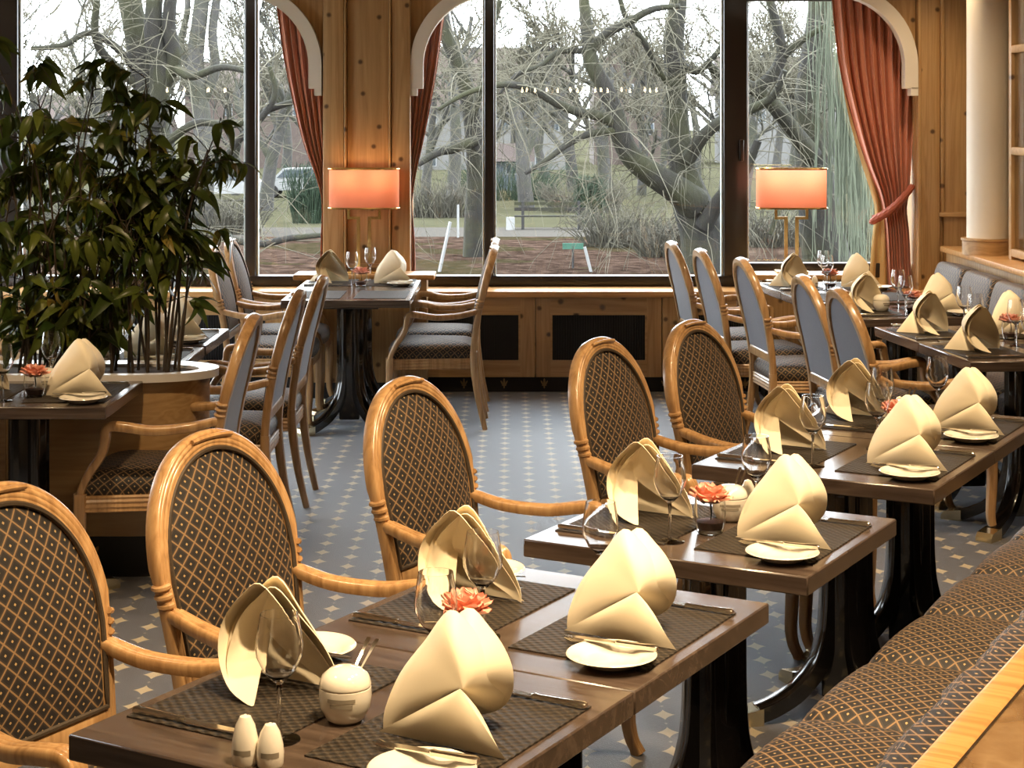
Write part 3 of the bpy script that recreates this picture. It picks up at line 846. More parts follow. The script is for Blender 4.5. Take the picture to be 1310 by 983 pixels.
def make_chair():
    g = empty('armchair')
    # rear legs with stiles up to the shoulder
    pr = reed(.040, .036, 3)
    for s in (-1, 1):
        zs = [i * .03 for i in range(15)]
        MB().sweep([(s * hw(z), sty(z), z) for z in zs + [.44]], [(a, b) for a, b in reed(.038, .040, 3, .05)], scale=[lerp(.72, 1, min(1, z / .3)) for z in zs + [.44]], up=(0, 1, 0)).build('rear_leg', M['oak'], g)
    arch = []; sc_ = []
    for i in range(12):
        z = .43 + (SH - .43) * i / 11; arch.append((-hw(z), sty(z), z)); sc_.append(.78)
    top = .996
    for i in range(1, 40):
        a = PI * i / 40
        z = SH + (top - SH) * math.sin(a) ** .92; arch.append((-HWA * math.cos(a), sty(z), z)); sc_.append(.90 + .08 * math.sin(a))
    for i in range(12):
        z = SH - (SH - .43) * i / 11; arch.append((hw(z), sty(z), z)); sc_.append(.78)
    fr = MB().sweep(arch, reed(.046, .046, 4, .05), scale=sc_, ups=[(0, 1, .25)] * len(arch)).build('back_frame', M['oak'], g)
    for s in (-1, 1):                                # carved shoulder: three stepped reeds
        m = MB()
        for k in range(3):
            z = SH - .012 - k * .020
            pth = [(s * (hw(z) + .004), sty(z) + .021, z + .004), (s * (hw(z) + .016 - .002 * k), sty(z) + .016, z), (s * (hw(z) + .021 - .003 * k), sty(z) + .002, z - .004), (s * (hw(z) + .016 - .003 * k), sty(z) - .014, z - .004)]
            m.tube(catmull(pth, 5), .0072, 7)
        m.build('shoulder_carving', M['oak'], fr)
    m = MB()                                         # crest carving
    for k, x in enumerate((-.05, -.026, 0, .026, .05)):
        zc = top + .024 - abs(x) * .12
        m.lathe([(0, -.008), (.008, -.006), (.012, 0), (.008, .006), (0, .008)], 8, (x, sty(zc) + .012, zc - .012), 1, 1.0)
    m.tube([(x_, sty(top) + .024, top + .012 - 1.0 * x_ * x_) for x_ in [(-.07 + .14 * i / 12) for i in range(13)]], .006, 6)
    m.build('crest_carving', M['oak'], fr)
    # upholstery inside the frame
    def inner(t, inset):        # closed outline, t in 0..1, starting bottom-left going up
        pass
    out = []
    zb = .545
    for i in range(8):
        z = zb + (SH - zb) * i / 8; out.append((-(hw(z) - .013), z))
    for i in range(0, 33):
        a = PI * i / 32; out.append((-(HWA - .016) * math.cos(a), SH + (top - .017 - SH) * math.sin(a) ** .92))
    for i in range(1, 9):
        z = SH - (SH - zb) * i / 8; out.append(((hw(z) - .013), z))
    for i in range(1, 8): out.append((lerp(hw(zb) - .013, -(hw(zb) - .013), i / 8), zb))
    cz = .76
    def pad(sign, dep, dome):
        rows = []
        for k in range(9):
            r = k / 8
            rows.append([(x * r, sty(cz + (z - cz) * r) + sign * (dep + dome * (1 - r ** 3)), cz + (z - cz) * r) for x, z in out])
        m = MB(); m.grid(rows, closed_u=True); return m
    pad(1, .010, .022).build('backrest', M['fabric'], g, ang=80, uvf=lambda c: (c.x, c.z))
    pad(-1, .010, .004).build('back_cover', M['backcloth'], g, ang=80)
    MB().tube([(x, sty(z) + .018, z) for x, z in out], .0055, 6, closed=True, up=(0, 1, 0)).build('piping', M['piping'], g)
    MB().sweep([(x, sty(.52), .52) for x in (-.19, -.1, 0, .1, .19)], reed(.05, .03, 3, .03), up=(0, -1, 0)).build('lower_back_rail', M['oak'], g)
    # seat rails
    FY, FX = .245, .252
    cs = [(-.195, -.205), (.195, -.205), (FX, FY), (-FX, FY)]
    m = MB()
    for a, b in zip(cs, cs[1:] + cs[:1]):
        m.sweep([(a[0], a[1], .372), (lerp(a[0], b[0], .5), lerp(a[1], b[1], .5), .372), (b[0], b[1], .372)], [(-.014, -.03), (-.014, .03), (.010, .03), (.014, .024), (.011, .016), (.015, .008), (.011, 0), (.015, -.010), (.011, -.018), (.014, -.026), (.010, -.03)], up=(0, 0, 1))
    m.build('seat_rail', M['oak'], g)
    # seat cushion: domed trapezoid
    rows = []; uvs = []
    K = 40
    ol = []
    for q in range(K):
        t = q / K * 4; e = int(t); f = t - e; a, b = cs[e], cs[(e + 1) % 4]
        ol.append((lerp(a[0], b[0], f), lerp(a[1], b[1], f) + (.02 * math.sin(PI * f) if e == 2 else 0)))
    for r, z in ((1.0, .398), (1.025, .415), (1.03, .435), (1.0, .455), (.93, .470), (.8, .481), (.55, .490), (.25, .494), (0.0, .495)):
        row = [(x * r, (y - .02) * r + .02, z) for x, y in ol]; rows.append(row)
        dz = max(0, .46 - z); q_ = []
        for q, (x, y) in enumerate(ol):
            e = int(q / K * 4)
            q_.append((x * r + (dz if e == 1 else -dz if e == 3 else 0), y * r + (-dz if e == 0 else dz if e == 2 else 0)))
        uvs.append(q_)
    MB().grid(rows, closed_u=True, uvs=uvs).build('seat', M['fabric'], g, ang=80)
    # arms with scrolled front posts, front legs
    for s in (-1, 1):
        P = [(s * hw(.66), sty(.66) + .01, .662), (s * .232, -.13, .640), (s * .262, -.01, .634), (s * .276, .08, .648), (s * .276, .128, .652), (s * .276, .152, .640), (s * .274, .158, .60), (s * .270, .172, .55), (s * .264, .212, .49), (s * .258, .243, .43), (s * .254, .250, .39)]
        pth = catmull(P, 6)
        ups = []
        for i, p in enumerate(pth):
            t = i / (len(pth) - 1); k = min(1, max(0, (t - .42) / .12))
            ups.append(Vector((0, k, 1 - k)).normalized())
        MB().sweep(pth, reed(.044, .034, 4, .10), scale=[lerp(.85, 1.05, math.sin(PI * min(1, i / len(pth) * 1.2)) ** .5 if i else 0) for i in range(len(pth))], ups=ups).build('armrest', M['oak'], g)
        P = [(s * .254, .250, .41), (s * .252, .252, .34), (s * .250, .254, .25), (s * .250, .250, .15), (s * .250, .248, .09), (s * .251, .256, .045), (s * .253, .270, .015), (s * .254, .278, 0)]
        pth = catmull(P, 5)
        MB().sweep(pth, reed(.046, .046, 4, .07), scale=[lerp(1.02, .70, min(1, (i / len(pth)) * 1.25)) + (.12 * max(0, i / len(pth) - .8) * 5) for i in range(len(pth))], up=(0, 1, 0)).build('front_leg', M['oak'], g)
    return g
chair = Kind(make_chair())
def chair_at(top_xy, facing, label, group):
    f = Vector((facing[0], facing[1], 0)).normalized()
    o = Vector((top_xy[0], top_xy[1], 0)) + f * .335
    return chair.put(o, math.atan2(-f.x, f.y), label, 'chair', group)
def chair_px(u, v, facing, label, group, h=1.0):
    p = PH(u, v, h)
    return chair_at((p.x, p.y), facing, label, group)
G = 'oak armchairs along the front row'
e1 = (E1.x, E1.y)
fa = lambda d: (math.cos(-A29 + R(d)), math.sin(-A29 + R(d)))
chair_at((-1.03, 3.44), fa(0), 'oak armchair cut off by the left edge of the photo', G)
chair_at((-.715, 4.03), fa(0), 'oak armchair with lattice back, second from left in the front row', G)
chair_at((-.312, 4.86), fa(0), 'oak armchair with lattice back at the third front-row table', G)
chair_at((.272, 5.737), fa(-3), 'oak armchair with lattice back in front of the black radiator grille', G)
chair_at((.626, 6.245), fa(-6), 'oak armchair with lattice back, farthest right in the front row', G)
G = 'oak armchairs facing left by the planter'
chair_at((-.94, 6.44), (-1, 0), 'oak armchair seen from the side at the table before the planter', G)
chair_at((-.885, 7.36), (-1, 0), 'oak armchair with grey back, middle of three right of the planter', G)
chair_at((-.857, 8.0), (-1, 0), 'oak armchair with grey back, farthest of three right of the planter', G)
G = 'oak armchairs at the left window table'
chair_at((-.09, 9.95), (-1, 0), 'oak armchair facing left at the lamp table, nearer one', G)
chair_at((-.09, 10.555), (-1, 0), 'oak armchair facing left at the lamp table, half hidden farther one', G)
chair_at((-1.71, 9.95), (1, 0), 'oak armchair facing right at the lamp table, nearer one', G)
chair_at((-1.71, 10.555), (1, 0), 'oak armchair facing right at the lamp table, farther one', G)
G = 'oak armchairs facing the blue bench'
B6 = R(6.7); fb = (math.cos(B6), math.sin(B6))
for (x, y), lb in zip(((.925, 10.29), (1.03, 9.69), (1.178, 9.07), (1.325, 8.06), (1.374, 7.43)),
                      ('farthest', 'second farthest', 'middle', 'second nearest', 'nearest')):
    chair_at((x, y), fb, lb + ' oak armchair with grey rear, in the row facing the blue bench', G)
G = 'oak armchairs behind the planter'
chair_at((-2.75, 7.3), (1, 0), 'oak armchair half hidden by the plant, nearer one', G)
chair_at((-2.75, 8.0), (1, 0), 'oak armchair half hidden by the plant, farther one', G)

# chandeliers behind the camera, seen only as reflections in the windows
def chandelier():
    g = empty('chandelier')
    MB().tube([(0, 0, -.05), (0, 0, .93)], .012, 8).build('stem', M['brass'], g)
    MB().tube([(.42 * math.cos(i * PI / 16), .42 * math.sin(i * PI / 16), 0) for i in range(32)], .012, 6, closed=True).build('ring', M['brass'], g)
    for i in range(4):
        a = PI * i / 2
        MB().tube(catmull([(0, 0, .04), (.2 * math.cos(a), .2 * math.sin(a), -.05), (.42 * math.cos(a), .42 * math.sin(a), 0)], 5), .008, 6).build('arm', M['brass'], g)
    for i in range(8):
        a = PI * i / 4 + .2; x, y = .42 * math.cos(a), .42 * math.sin(a)
        c_ = MB().tube([(x, y, .0), (x, y, .07)], .012, 8).build('candle', M['cream'], g)
        MB().lathe([(0, -.03), (.014, -.02), (.018, 0), (.010, .03), (0, .045)], 8, (x, y, .10)).build('bulb', M['bulb_bright'], c_)
    return g
ch = Kind(chandelier())
for x, lb in ((-4.3, 'left'), (.55, 'middle'), (1.55, 'right')):
    ch.put((x, -1.0, 2.02), 0, lb + ' brass chandelier reflected in the windows', 'chandelier', 'brass chandeliers')

# ------------------------------------------------------------------ tables
def make_table(wx, wy):
    """wx: size along local x (between the two guests), wy: along local y"""
    g = empty('dining_table')
    MB().bbox((0, 0, ZT - .021), (wx, wy, .042), .003, 1).build('table_top', M['walnut'], g)
    MB().b2((-.17, -.17, ZT - .062), (.17, .17, ZT - .042)).build('mounting_plate', M['black'], g, smooth=False)
    MB().bbox((0, 0, .375), (.112, .112, .63), .006).build('pedestal', M['lacquer'], g)
    for k in range(4):
        ax, ay = ((1, 1), (-1, 1), (-1, -1), (1, -1))[k]
        d = Vector((ax * wx * .34, ay * wy * .34, 0)); r = d.length; d.normalize()
        P = [(.050, .685), (.050, .5), (.051, .38), (.054, .31), (.062, .24), (.09, .155), (.15, .085), (.22, .045), (r - .05, .028)]
        pth = [d * a + Vector((0, 0, b)) for a, b in catmull(P, 5)]
        leg = MB().sweep(pth, [(-.032, -.022), (-.032, .018), (-.026, .022), (.026, .022), (.032, .018), (.032, -.022)], ups=[Vector((d.x * max(0, 1 - max(0, i - 10) / 12), d.y * max(0, 1 - max(0, i - 10) / 12), .02 + max(0, i - 10) / 12)) for i in range(len(pth))]).build('foot', M['lacquer'], g)
        m = MB(); a = math.atan2(d.y, d.x)
        c_ = d * (r - .01)
        pts = [(-.045, 0), (.045, 0), (.045, .018), (.03, .036), (-.045, .048)]
        vs = []
        side = Vector((-d.y, d.x, 0))
        for t in (-.036, .036):
            for x_, z_ in pts: vs.append(c_ + d * x_ + side * t + Vector((0, 0, z_)))
        n = len(pts)
        m.add(vs, [tuple(range(n)), tuple(range(2 * n - 1, n - 1, -1))] + [((i + 1) % n, i, n + i, n + (i + 1) % n) for i in range(n)])
        m.build('brass_cap', M['brass_pale'], leg, smooth=False)
    return g
tables = Kind(make_table(.70, .633))
tables2 = Kind(make_table(.70, .60))
TB = {}
def table(key, center, ang, desc, kind=tables, group='walnut tables on black pedestals', wx=.70, wy=.633):
    o = kind.put((center[0], center[1], 0), ang, None, 'table', group)
    o['label'] = desc
    TB[key] = (Vector((center[0], center[1], 0)), ang, wx, wy)
def tc(a, b):
    p = EE(a, b); return (p.x, p.y)
table('F1', tc(-1.648, 2.404), RZE, 'dark walnut table nearest the camera, with sugar pot and shakers')
table('F2', tc(-1.648, 3.040), RZE, 'dark walnut table joined behind the nearest one, with pink rose')
table('F3', tc(-1.648, 3.900), RZE, 'single dark walnut table in mid front row, rose and sugar pot')
table('F4', tc(-1.662, 4.910), RZE, 'dark walnut table, nearer half of the far front-row pair')
table('F5', tc(-1.662, 5.546), RZE, 'dark walnut table, farther half of the far front-row pair')
RB = B6                                       # local x -> facing the blue bench
def btab(key, y, desc):
    x = 1.7137 + (8.264 - y) * .117 + .35
    table(key, (x, y + .04), RB, desc, tables2, wy=.60)
btab('B1', 7.385, 'dark walnut table nearest along the blue bench')
btab('B2', 7.985, 'dark walnut table second along the blue bench')
btab('B3', 8.90, 'single dark walnut table halfway along the blue bench')
btab('B4', 9.62, 'dark walnut table fourth along the blue bench')
btab('B5', 10.22, 'dark walnut table in front of the right lamp box')
table('P1', (-1.386 - .35, 6.275), 0, 'dark walnut table in front of the planter at the left edge', tables2, wy=.60)
table('P2', (-1.325 - .35, 7.245), 0, 'dark walnut table close behind the planter', tables2, wy=.60)
table('P3', (-1.325 - .35, 7.895), 0, 'dark walnut table second behind the planter', tables)
table('W1', (-.905, 9.79), 0, 'dark walnut table by the left window lamp, nearer half', tables2, wy=.60)
table('W2', (-.905, 10.39), 0, 'dark walnut table by the left window lamp, farther half', tables2, wy=.60)
TD = {'F1': 'the nearest front table', 'F2': 'the second front table', 'F3': 'the single middle front table', 'F4': 'the fourth front table', 'F5': 'the farthest front table',
      'B1': 'the nearest blue-bench table', 'B2': 'the second blue-bench table', 'B3': 'the single blue-bench table', 'B4': 'the fourth blue-bench table', 'B5': 'the right lamp table',
      'P1': 'the table before the planter', 'P2': 'the table just behind the planter', 'P3': 'the farther table behind the planter', 'W1': 'the near left-lamp table', 'W2': 'the left lamp table'}

# ------------------------------------------------------------------ tableware prototypes
def make_napkin(seed=0):
    rnd = random.Random(seed)
    g = empty('folded_napkin')
    K = Vector((.040, -.006, .095))
    OUT = [(-.118, .008, 0), (-.114, .012, .034), (-.092, .026, .090), (-.060, .040, .142), (-.018, .050, .196), (.020, .058, .170), (.047, .066, .138), (.060, .078, .100), (.054, .098, .055), (.020, .122, .018), (-.032, .135, 0)]
    def gp(p): return (p[1] - .03, -p[0], p[2])          # napkin frame -> guest frame
    def sheet(dx, dy, dz, thick, k_=K):
        ol = catmull([(x + dx * min(1, z / .1), y + dy * (.15 + 1.2 * z / .18) * min(1, i_ / 4.0 + .1), max(0, z + dz * z / .18)) for i_, (x, y, z) in enumerate(OUT)], 4)
        ra, rb = [], []
        for r_i in range(11):
            r = r_i / 10
            row, row2 = [], []
            for i, o in enumerate(ol):
                t = i / (len(ol) - 1)
                o = Vector(o); p = k_.lerp(o, r)
                bul = math.sin(PI * r) * .020 * math.sin(PI * min(1, t * 1.05)) ** .7
                nrm = Vector((-.25 + .7 * t, -.75, .65)).normalized()
                p = p + nrm * bul
                crease = 0.0
                p = p + Vector((0, -1, .3)) * crease
                p.z = max(p.z, .0015)
                q = p + Vector((-.1, 1, -.45)) * thick * (.3 + .7 * math.sin(PI * min(1, r)) if r_i < 10 else .6)
                q.z = max(q.z, .0015)
                row.append(gp(p)); row2.append(gp(q))
            ra.append(row); rb.append(row2)
        m = MB(); m.grid(ra); m.grid(rb)
        b = len(ra) * len(ra[0]); n = len(ra[0]); e = 10 * n
        m.f += [(e + i, e + i + 1, b + e + i + 1, b + e + i) for i in range(n - 1)]
        return m
    sheet(0, 0, 0, .004).build('outer_fold', M['napkin'], g, ang=60)
    sheet(-.012, .016, -.010, .003, K + Vector((-.012, .02, 0))).build('inner_fold', M['napkin'], g, ang=60)
    sheet(.010, .026, -.004, .003, K + Vector((.004, .03, 0))).build('inner_fold', M['napkin'], g, ang=60)
    # front flap: bent triangle L-K-R and the flank behind R
    Lp, Rp, Bp = Vector((-.118, -.004, .001)), Vector((.120, -.012, .001)), Vector((.015, .075, .001))
    m = MB()
    def tri(A, B, C, bul, n=10, thick=.004, out=Vector((0, -1, .4))):
        rows = []
        for i in range(n + 1):
            a = i / n
            row = []
            for j in range(n + 1):
                b = j / n
                p = A * (1 - a) + (B * (1 - b) + C * b) * a
                w_ = (1 - a) * a * 4 * (b * (1 - b) * 4)
                row.append(p + out * bul * w_)
            rows.append(row)
        m.grid([[gp(p) for p in r] for r in rows])
    tri(K + Vector((0, -.008, .002)), Lp, Rp, .014)
    tri(K + Vector((0, -.008, .002)), Rp, Bp, .010, out=Vector((1, .2, .3)))
    m.build('front_flap', M['napkin'], g, ang=50)
    return g
napkin = Kind(make_napkin())
def make_mat():
    g = MB().bbox((0, 0, .0015), (.42, .285, .003), .001, 1).build('placemat', M['weave']); return g
placemat = Kind(make_mat())
def make_plate():
    g = empty('bread_plate')
    MB().lathe([(0, .006), (.045, .006), (.052, .008), (.058, .013), (.080, .019), (.082, .0175), (.060, .009), (.050, .0015), (.046, 0), (0, .001)], 40).build('dish', M['china'], g)
    MB().lathe([(.0785, .0188), (.0800, .0200), (.0815, .0192), (.0825, .0178)], 40).build('rolled_rim', M['china'], g)
    return g
plate = Kind(make_plate())
def make_knife(l=.235, w=.017):
    g = empty('table_knife')
    hl = l * .42
    MB().sweep([(0, -l / 2, .006), (0, -l / 2 + .006, .006), (0, -l / 2 + hl * .5, .006), (0, -l / 2 + hl - .008, .006), (0, -l / 2 + hl, .006)],
               [(-.008, -.004), (-.008, .003), (-.004, .0055), (.004, .0055), (.008, .003), (.008, -.004)], scale=[.7, 1, .85, .7, .9], up=(0, 0, 1)).build('handle', M['steel'], g)
    y0 = -l / 2 + hl
    pts = [(-.006, y0), (-.006, l / 2 - .03), (-.004, l / 2 - .01), (.002, l / 2), (.009, l / 2 - .03), (.010, y0 + .02), (.006, y0)]
    MB().prism(pts, 'z', .004, .0065).build('blade', M['steel'], g, smooth=False)
    MB().lathe([(.0, -.004), (.006, -.003), (.0065, .003), (0, .004)], 10, (0, y0, .006)).build('bolster', M['steel'], g)
    return g
knife = Kind(make_knife())
bknife_p = make_knife(.185); bknife_p.name = 'butter_knife'
bknife = Kind(bknife_p)
def make_fork(l=.185):
    g = empty('fork')
    MB().sweep([(0, -l / 2, .005), (0, -l / 2 + .02, .006), (0, 0, .006), (0, l / 2 - .07, .009), (0, l / 2 - .05, .006)], [(-.007, -.0012), (-.007, .0012), (.007, .0012), (.007, -.0012)], scale=[1.1, 1.1, .55, .5, 1.4], up=(0, 0, 1)).build('handle', M['steel'], g)
    MB().prism([(-.010, l / 2 - .05), (.010, l / 2 - .05), (.011, l / 2 - .035), (-.011, l / 2 - .035)], 'z', .005, .007).build('neck', M['steel'], g, smooth=False)
    for k in range(4):
        x = -.0085 + k * .0057
        MB().sweep([(x, l / 2 - .036, .006), (x, l / 2 - .015, .005), (x, l / 2, .009)], [(-.0016, -.001), (-.0016, .001), (.0016, .001), (.0016, -.001)], up=(0, 0, 1)).build('tine', M['steel'], g)
    return g
fork = Kind(make_fork())
def make_glass(h=.185, r=.036):
    g = empty('wine_glass')
    zb = h * .46
    outer = [(.004, zb - .004), (.012, zb + .004), (.026, zb + .018), (r * .97, zb + .042), (r, zb + .056), (r * .93, zb + .078), (r * .80, h)]
    inner = [(a - .0012, b) for a, b in outer[::-1]][:-1] + [(0, zb + .004)]
    MB().lathe(outer + inner, 28).build('bowl', M['glass'], g, ang=70)
    MB().lathe([(.005, .006), (.0036, .03), (.0034, zb * .7), (.0045, zb - .004), (.0, zb - .002)], 12).build('stem', M['glass'], g, ang=70)
    MB().lathe([(0, 0), (.033, 0), (.034, .0012), (.02, .0035), (.007, .006), (0, .007)], 28).build('foot', M['glass'], g, ang=70)
    return g
glass = Kind(make_glass(.20, .038))
def make_rose():
    g = empty('rose_tumbler')
    o = [(0, .0), (.026, .0), (.031, .004), (.0365, .03), (.038, .055), (.0355, .085)]
    i = [(a - .002, b) for a, b in o[:1:-1]] + [(.026, .012), (0, .012)]
    MB().lathe(o + i, 28).build('tumbler', M['glass'], g, ang=70)
    MB().lathe([(0, .0125), (.0275, .0125), (.0325, .03), (0, .033)], 20).build('granules', M['water'], g)
    rs = empty('rose'); rs.parent = g; rs.location = (0, 0, .078)
    rnd = random.Random(4)
    def petal(size, tilt, az, mat, off):
        rows = []
        for a in range(7):
            t = a / 6; row = []
            wdt = size * .62 * math.sin(PI * (.12 + .80 * t)) ** .8
            for b in range(7):
                s = b / 6 * 2 - 1
                x = wdt * s; z = size * t * .9; y = -off - .35 * size * t * math.sin(tilt) - .006 * (1 - s * s) + .45 * wdt * abs(s) ** 2 - (.012 * max(0, t - .6) * 3) * math.sin(tilt + .2)
                z = z * math.cos(tilt) + .004 * math.sin(5 * s + az)
                row.append((x, y, z))
            rows.append(row)
        m = MB(); c_, s_ = math.cos(az), math.sin(az)
        m.grid([[(x * c_ - y * s_, x * s_ + y * c_, z) for x, y, z in r] for r in rows])
        m.build('petal', M[mat], rs, ang=80)
    for n, size, tilt, off, mt in ((3, .036, .05, .004, 'petal_in'), (5, .040, .25, .009, 'petal_in'), (6, .043, .6, .014, 'petal'), (7, .044, .95, .018, 'petal'), (6, .042, 1.2, .022, 'petal')):
        for k in range(n): petal(size * rnd.uniform(.92, 1.08), tilt + rnd.uniform(-.1, .1), 2 * PI * (k + rnd.uniform(-.2, .2)) / n + off * 90, mt, off)
    MB().tube([(0, 0, -.06), (.004, 0, -.03), (0, 0, .004)], .0022, 6).build('stalk', M['evergreen'], rs)
    return g
rose = Kind(make_rose())
def make_sugar():
    g = empty('sugar_pot')
    MB().lathe([(0, 0), (.024, 0), (.032, .006), (.041, .024), (.0435, .042), (.0425, .056), (.040, .0575), (0, .0575)], 32).build('pot', M['china'], g)
    MB().lathe([(0, .0575), (.0425, .059), (.0428, .062), (.038, .075), (.026, .085), (.010, .0885), (0, .089)], 32).build('lid', M['china'], g)
    m = MB()
    for z, a0, a1 in ((.044, -.55, .55), (.035, -.45, .45)):
        rows = []
        for k in range(13):
            a = lerp(a0, a1, k / 12) - PI / 2; rr = .0438 if z > .04 else .0430
            rows.append([(rr * math.cos(a), rr * math.sin(a), z - .003), (rr * math.cos(a), rr * math.sin(a), z + .003)])
        m.grid(rows)
    m.build('printed_band', M['print'], g)
    MB().sweep([(.01, .02, .075), (.02, .045, .098), (.026, .062, .112), (.028, .07, .116)], [(-.004, -.0008), (-.004, .0008), (.004, .0008), (.004, -.0008)], scale=[.5, .6, 1, .9], up=(0, 0, 1)).build('spoon', M['steel'], g)
    MB().sweep([(.02, .015, .075), (.033, .040, .098), (.041, .055, .112), (.044, .062, .116)], [(-.004, -.0008), (-.004, .0008), (.004, .0008), (.004, -.0008)], scale=[.5, .6, 1, .9], up=(0, 0, 1)).build('spoon', M['steel'], g)
    return g
sugar = Kind(make_sugar())
def make_shaker(h):
    g = empty('shaker')
    MB().lathe([(0, 0), (.019, 0), (.0205, .004), (.0212, .02), (.0198, h * .5), (.0150, h * .78), (.0085, h * .95), (0, h)], 24).build('body', M['china'], g)
    m = MB(); rows = []
    for k in range(11):
        a = lerp(-.7, .7, k / 10) - PI / 2; rows.append([(.0213 * math.cos(a), .0213 * math.sin(a), .017), (.0212 * math.cos(a), .0212 * math.sin(a), .025)])
    m.grid(rows); m.build('printed_band', M['print'], g)
    m = MB()
    for k in range(3): m.lathe([(0, .0003), (.0009, .0003), (.0009, -.001), (0, -.001)], 6, (-.003 + .003 * k, 0, h - .0008))
    m.build('holes', M['black'], g)
    return g
salt = Kind(make_shaker(.075)); pep_p = make_shaker(.066); pepper = Kind(pep_p)

def seat_frame(key, side):
    """side +1: guest on the local +x edge, -1: guest on the local -x edge, facing the table centre"""
    c, ang, wx, wy = TB[key]
    X = Vector((math.cos(ang), math.sin(ang), 0)); o = c + X * side * wx / 2
    fwd = -X * side; rgt = Vector((fwd.y, -fwd.x, 0))
    rz = math.atan2(-fwd.x, fwd.y)
    return o, fwd, rgt, rz
def setting(key, side, who, items='mnkpgf', jx=0.0, zt=ZT, rot=0.0):
    o, fwd, rgt, rz = seat_frame(key, side)
    def at(x, y, z=0): return o + rgt * (x + jx) + fwd * y + Vector((0, 0, zt + z))
    d = who + ' of ' + TD[key]
    if 'm' in items: placemat.put(at(0, .17), rz, 'woven dark placemat on ' + d, 'placemat', 'woven placemats')
    if 'n' in items: napkin.put(at(-.035, .15, .003), rz + rot, 'cream folded napkin standing on ' + d, 'napkin', 'folded cream napkins')
    if 'k' in items: knife.put(at(.19, .145, .003), rz, 'steel table knife on ' + d, 'knife', 'table knives')
    if 'p' in items: plate.put(at(-.205, .10, .003), rz, 'small white bread plate on ' + d, 'plate', 'bread plates')
    if 'f' in items:
        bknife.put(at(-.160, .125, .0205), rz + R(4), 'butter knife on the plate, ' + d[4:], 'knife', 'butter knives', ry=R(0))
        fork.put(at(-.128, .14, .003), rz, 'steel fork on ' + d, 'fork', 'forks')
    if 'g' in items: glass.put(at(.17, .31, 0), rz, 'clear wine glass on ' + d, 'glass', 'wine glasses')
def centre(key, kinds):
    c, ang, wx, wy = TB[key]
    Y = Vector((-math.sin(ang), math.cos(ang), 0)); X = Vector((math.cos(ang), math.sin(ang), 0))
    for k, x, y in kinds:
        p = c + X * x + Y * y + Vector((0, 0, ZT)); d = TD[key]
        if k == 'r': rose.put(p, ang + 1.1 * (hash(key) % 1 + y), 'coral rose in a clear tumbler on ' + d, 'rose', 'roses in tumblers')
        if k == 'S': sugar.put(p, ang + R(25), 'white lidded sugar pot with spoons on ' + d, 'sugar pot', 'sugar pots')
        if k == 's':
            salt.put(p, ang + R(20), 'taller white egg-shaped shaker on ' + d, 'shaker', 'white shakers')
            pepper.put(p + X * .040 + Y * .010, ang + R(35), 'shorter white egg-shaped shaker on ' + d, 'shaker', 'white shakers')
for k in ('F1', 'F2', 'F3', 'F4', 'F5'):
    setting(k, -1, 'the chair side'); setting(k, 1, 'the bench side')
centre('F1', [('S', -.0, -.045), ('s', -.025, -.275)])
centre('F2', [('r', -.01, -.28)])
centre('F3', [('r', .01, -.05), ('S', .0, .10), ('s', -.01, .24)])
centre('F5', [('r', .04, -.27), ('S', .0, -.06), ('s', -.06, .08)])
for k in ('B1', 'B2', 'B3', 'B5'):
    setting(k, -1, 'the chair side', 'mnkfg'); setting(k, 1, 'the cushion side', 'mnkpg')
setting('B4', -1, 'the chair side', 'm'); setting('B4', 1, 'the cushion side', 'm')
centre('B1', [('S', .12, .0)])
centre('B2', [('r', .10, -.23)])
centre('B3', [('r', .03, -.08), ('S', -.10, .02), ('s', -.17, .10)])
centre('B5', [('r', .0, -.10), ('s', -.10, .0)])
setting('P1', 1, 'the chair side'); setting('P1', -1, 'the far left side', 'mng')
centre('P1', [('r', .05, -.09), ('S', .06, .03), ('s', .11, .13)])
for k in ('P2', 'P3'):
    setting(k, 1, 'the chair side', 'mnkpf'); setting(k, -1, 'the left side', 'mng')
centre('P2', [('S', 0, .02), ('s', .02, -.14)])
setting('W1', 1, 'the right side', 'm'); setting('W1', -1, 'the left side', 'm')
setting('W2', 1, 'the right side', 'mnpfg', jx=0.12); setting('W2', -1, 'the left side', 'mnkg', jx=-.12)
centre('W2', [('r', .02, -.13)])

# ------------------------------------------------------------------ planter with leafy canes
PC = (-3.2, 6.775)
def stadium(x1, hwid, inset, n=20):
    """outline with a rounded right end at x1; left end straight"""
    r = hwid - inset; xa = x1 - hwid * 1.55
    pts = [(-1.6 + inset, -r)]
    for i in range(n + 1):
        a = -PI / 2 + PI * i / n; pts.append((xa + (hwid * 1.55 - inset) * math.cos(a), r * math.sin(a)))
    pts.append((-1.6 + inset, r)); return pts
g = empty('planter', (PC[0], PC[1], 0))
x1 = 2.065; hwid = .205
body = stadium(x1 - .035, hwid - .03, 0)
plinth = stadium(x1 - .075, hwid - .06, 0)
MB().prism(plinth, 'z', 0, .16).build('plinth', M['black'], g, ang=30)
MB().prism(body, 'z', .16, .742).build('body', M['pine_h'], g, ang=30)
oo, ii = stadium(x1, hwid, 0), stadium(x1, hwid, .075)
rows = [[(x, y, z) for x, y in p] for p, z in ((ii, .735), (ii, .768), (oo, .772), (oo, .742), (ii, .735))]
MB().grid(rows, closed_u=True).build('rim', M['rim'], g, ang=30)
MB().prism(stadium(x1, hwid, .074), 'z', .742, .756).build('soil', M['soil'], g, ang=30)
for i, x in enumerate((-.2, .06, .32, .58, .84, 1.10, 1.36, 1.60)):
    o = put('fleur_motif', FL, None, g); o.location = (x, -(hwid - .06) - .002, .085); o.scale = (1.6, 1, 1.6)
tag(g, 'long pine planter with a white rim and black plinth', 'planter')

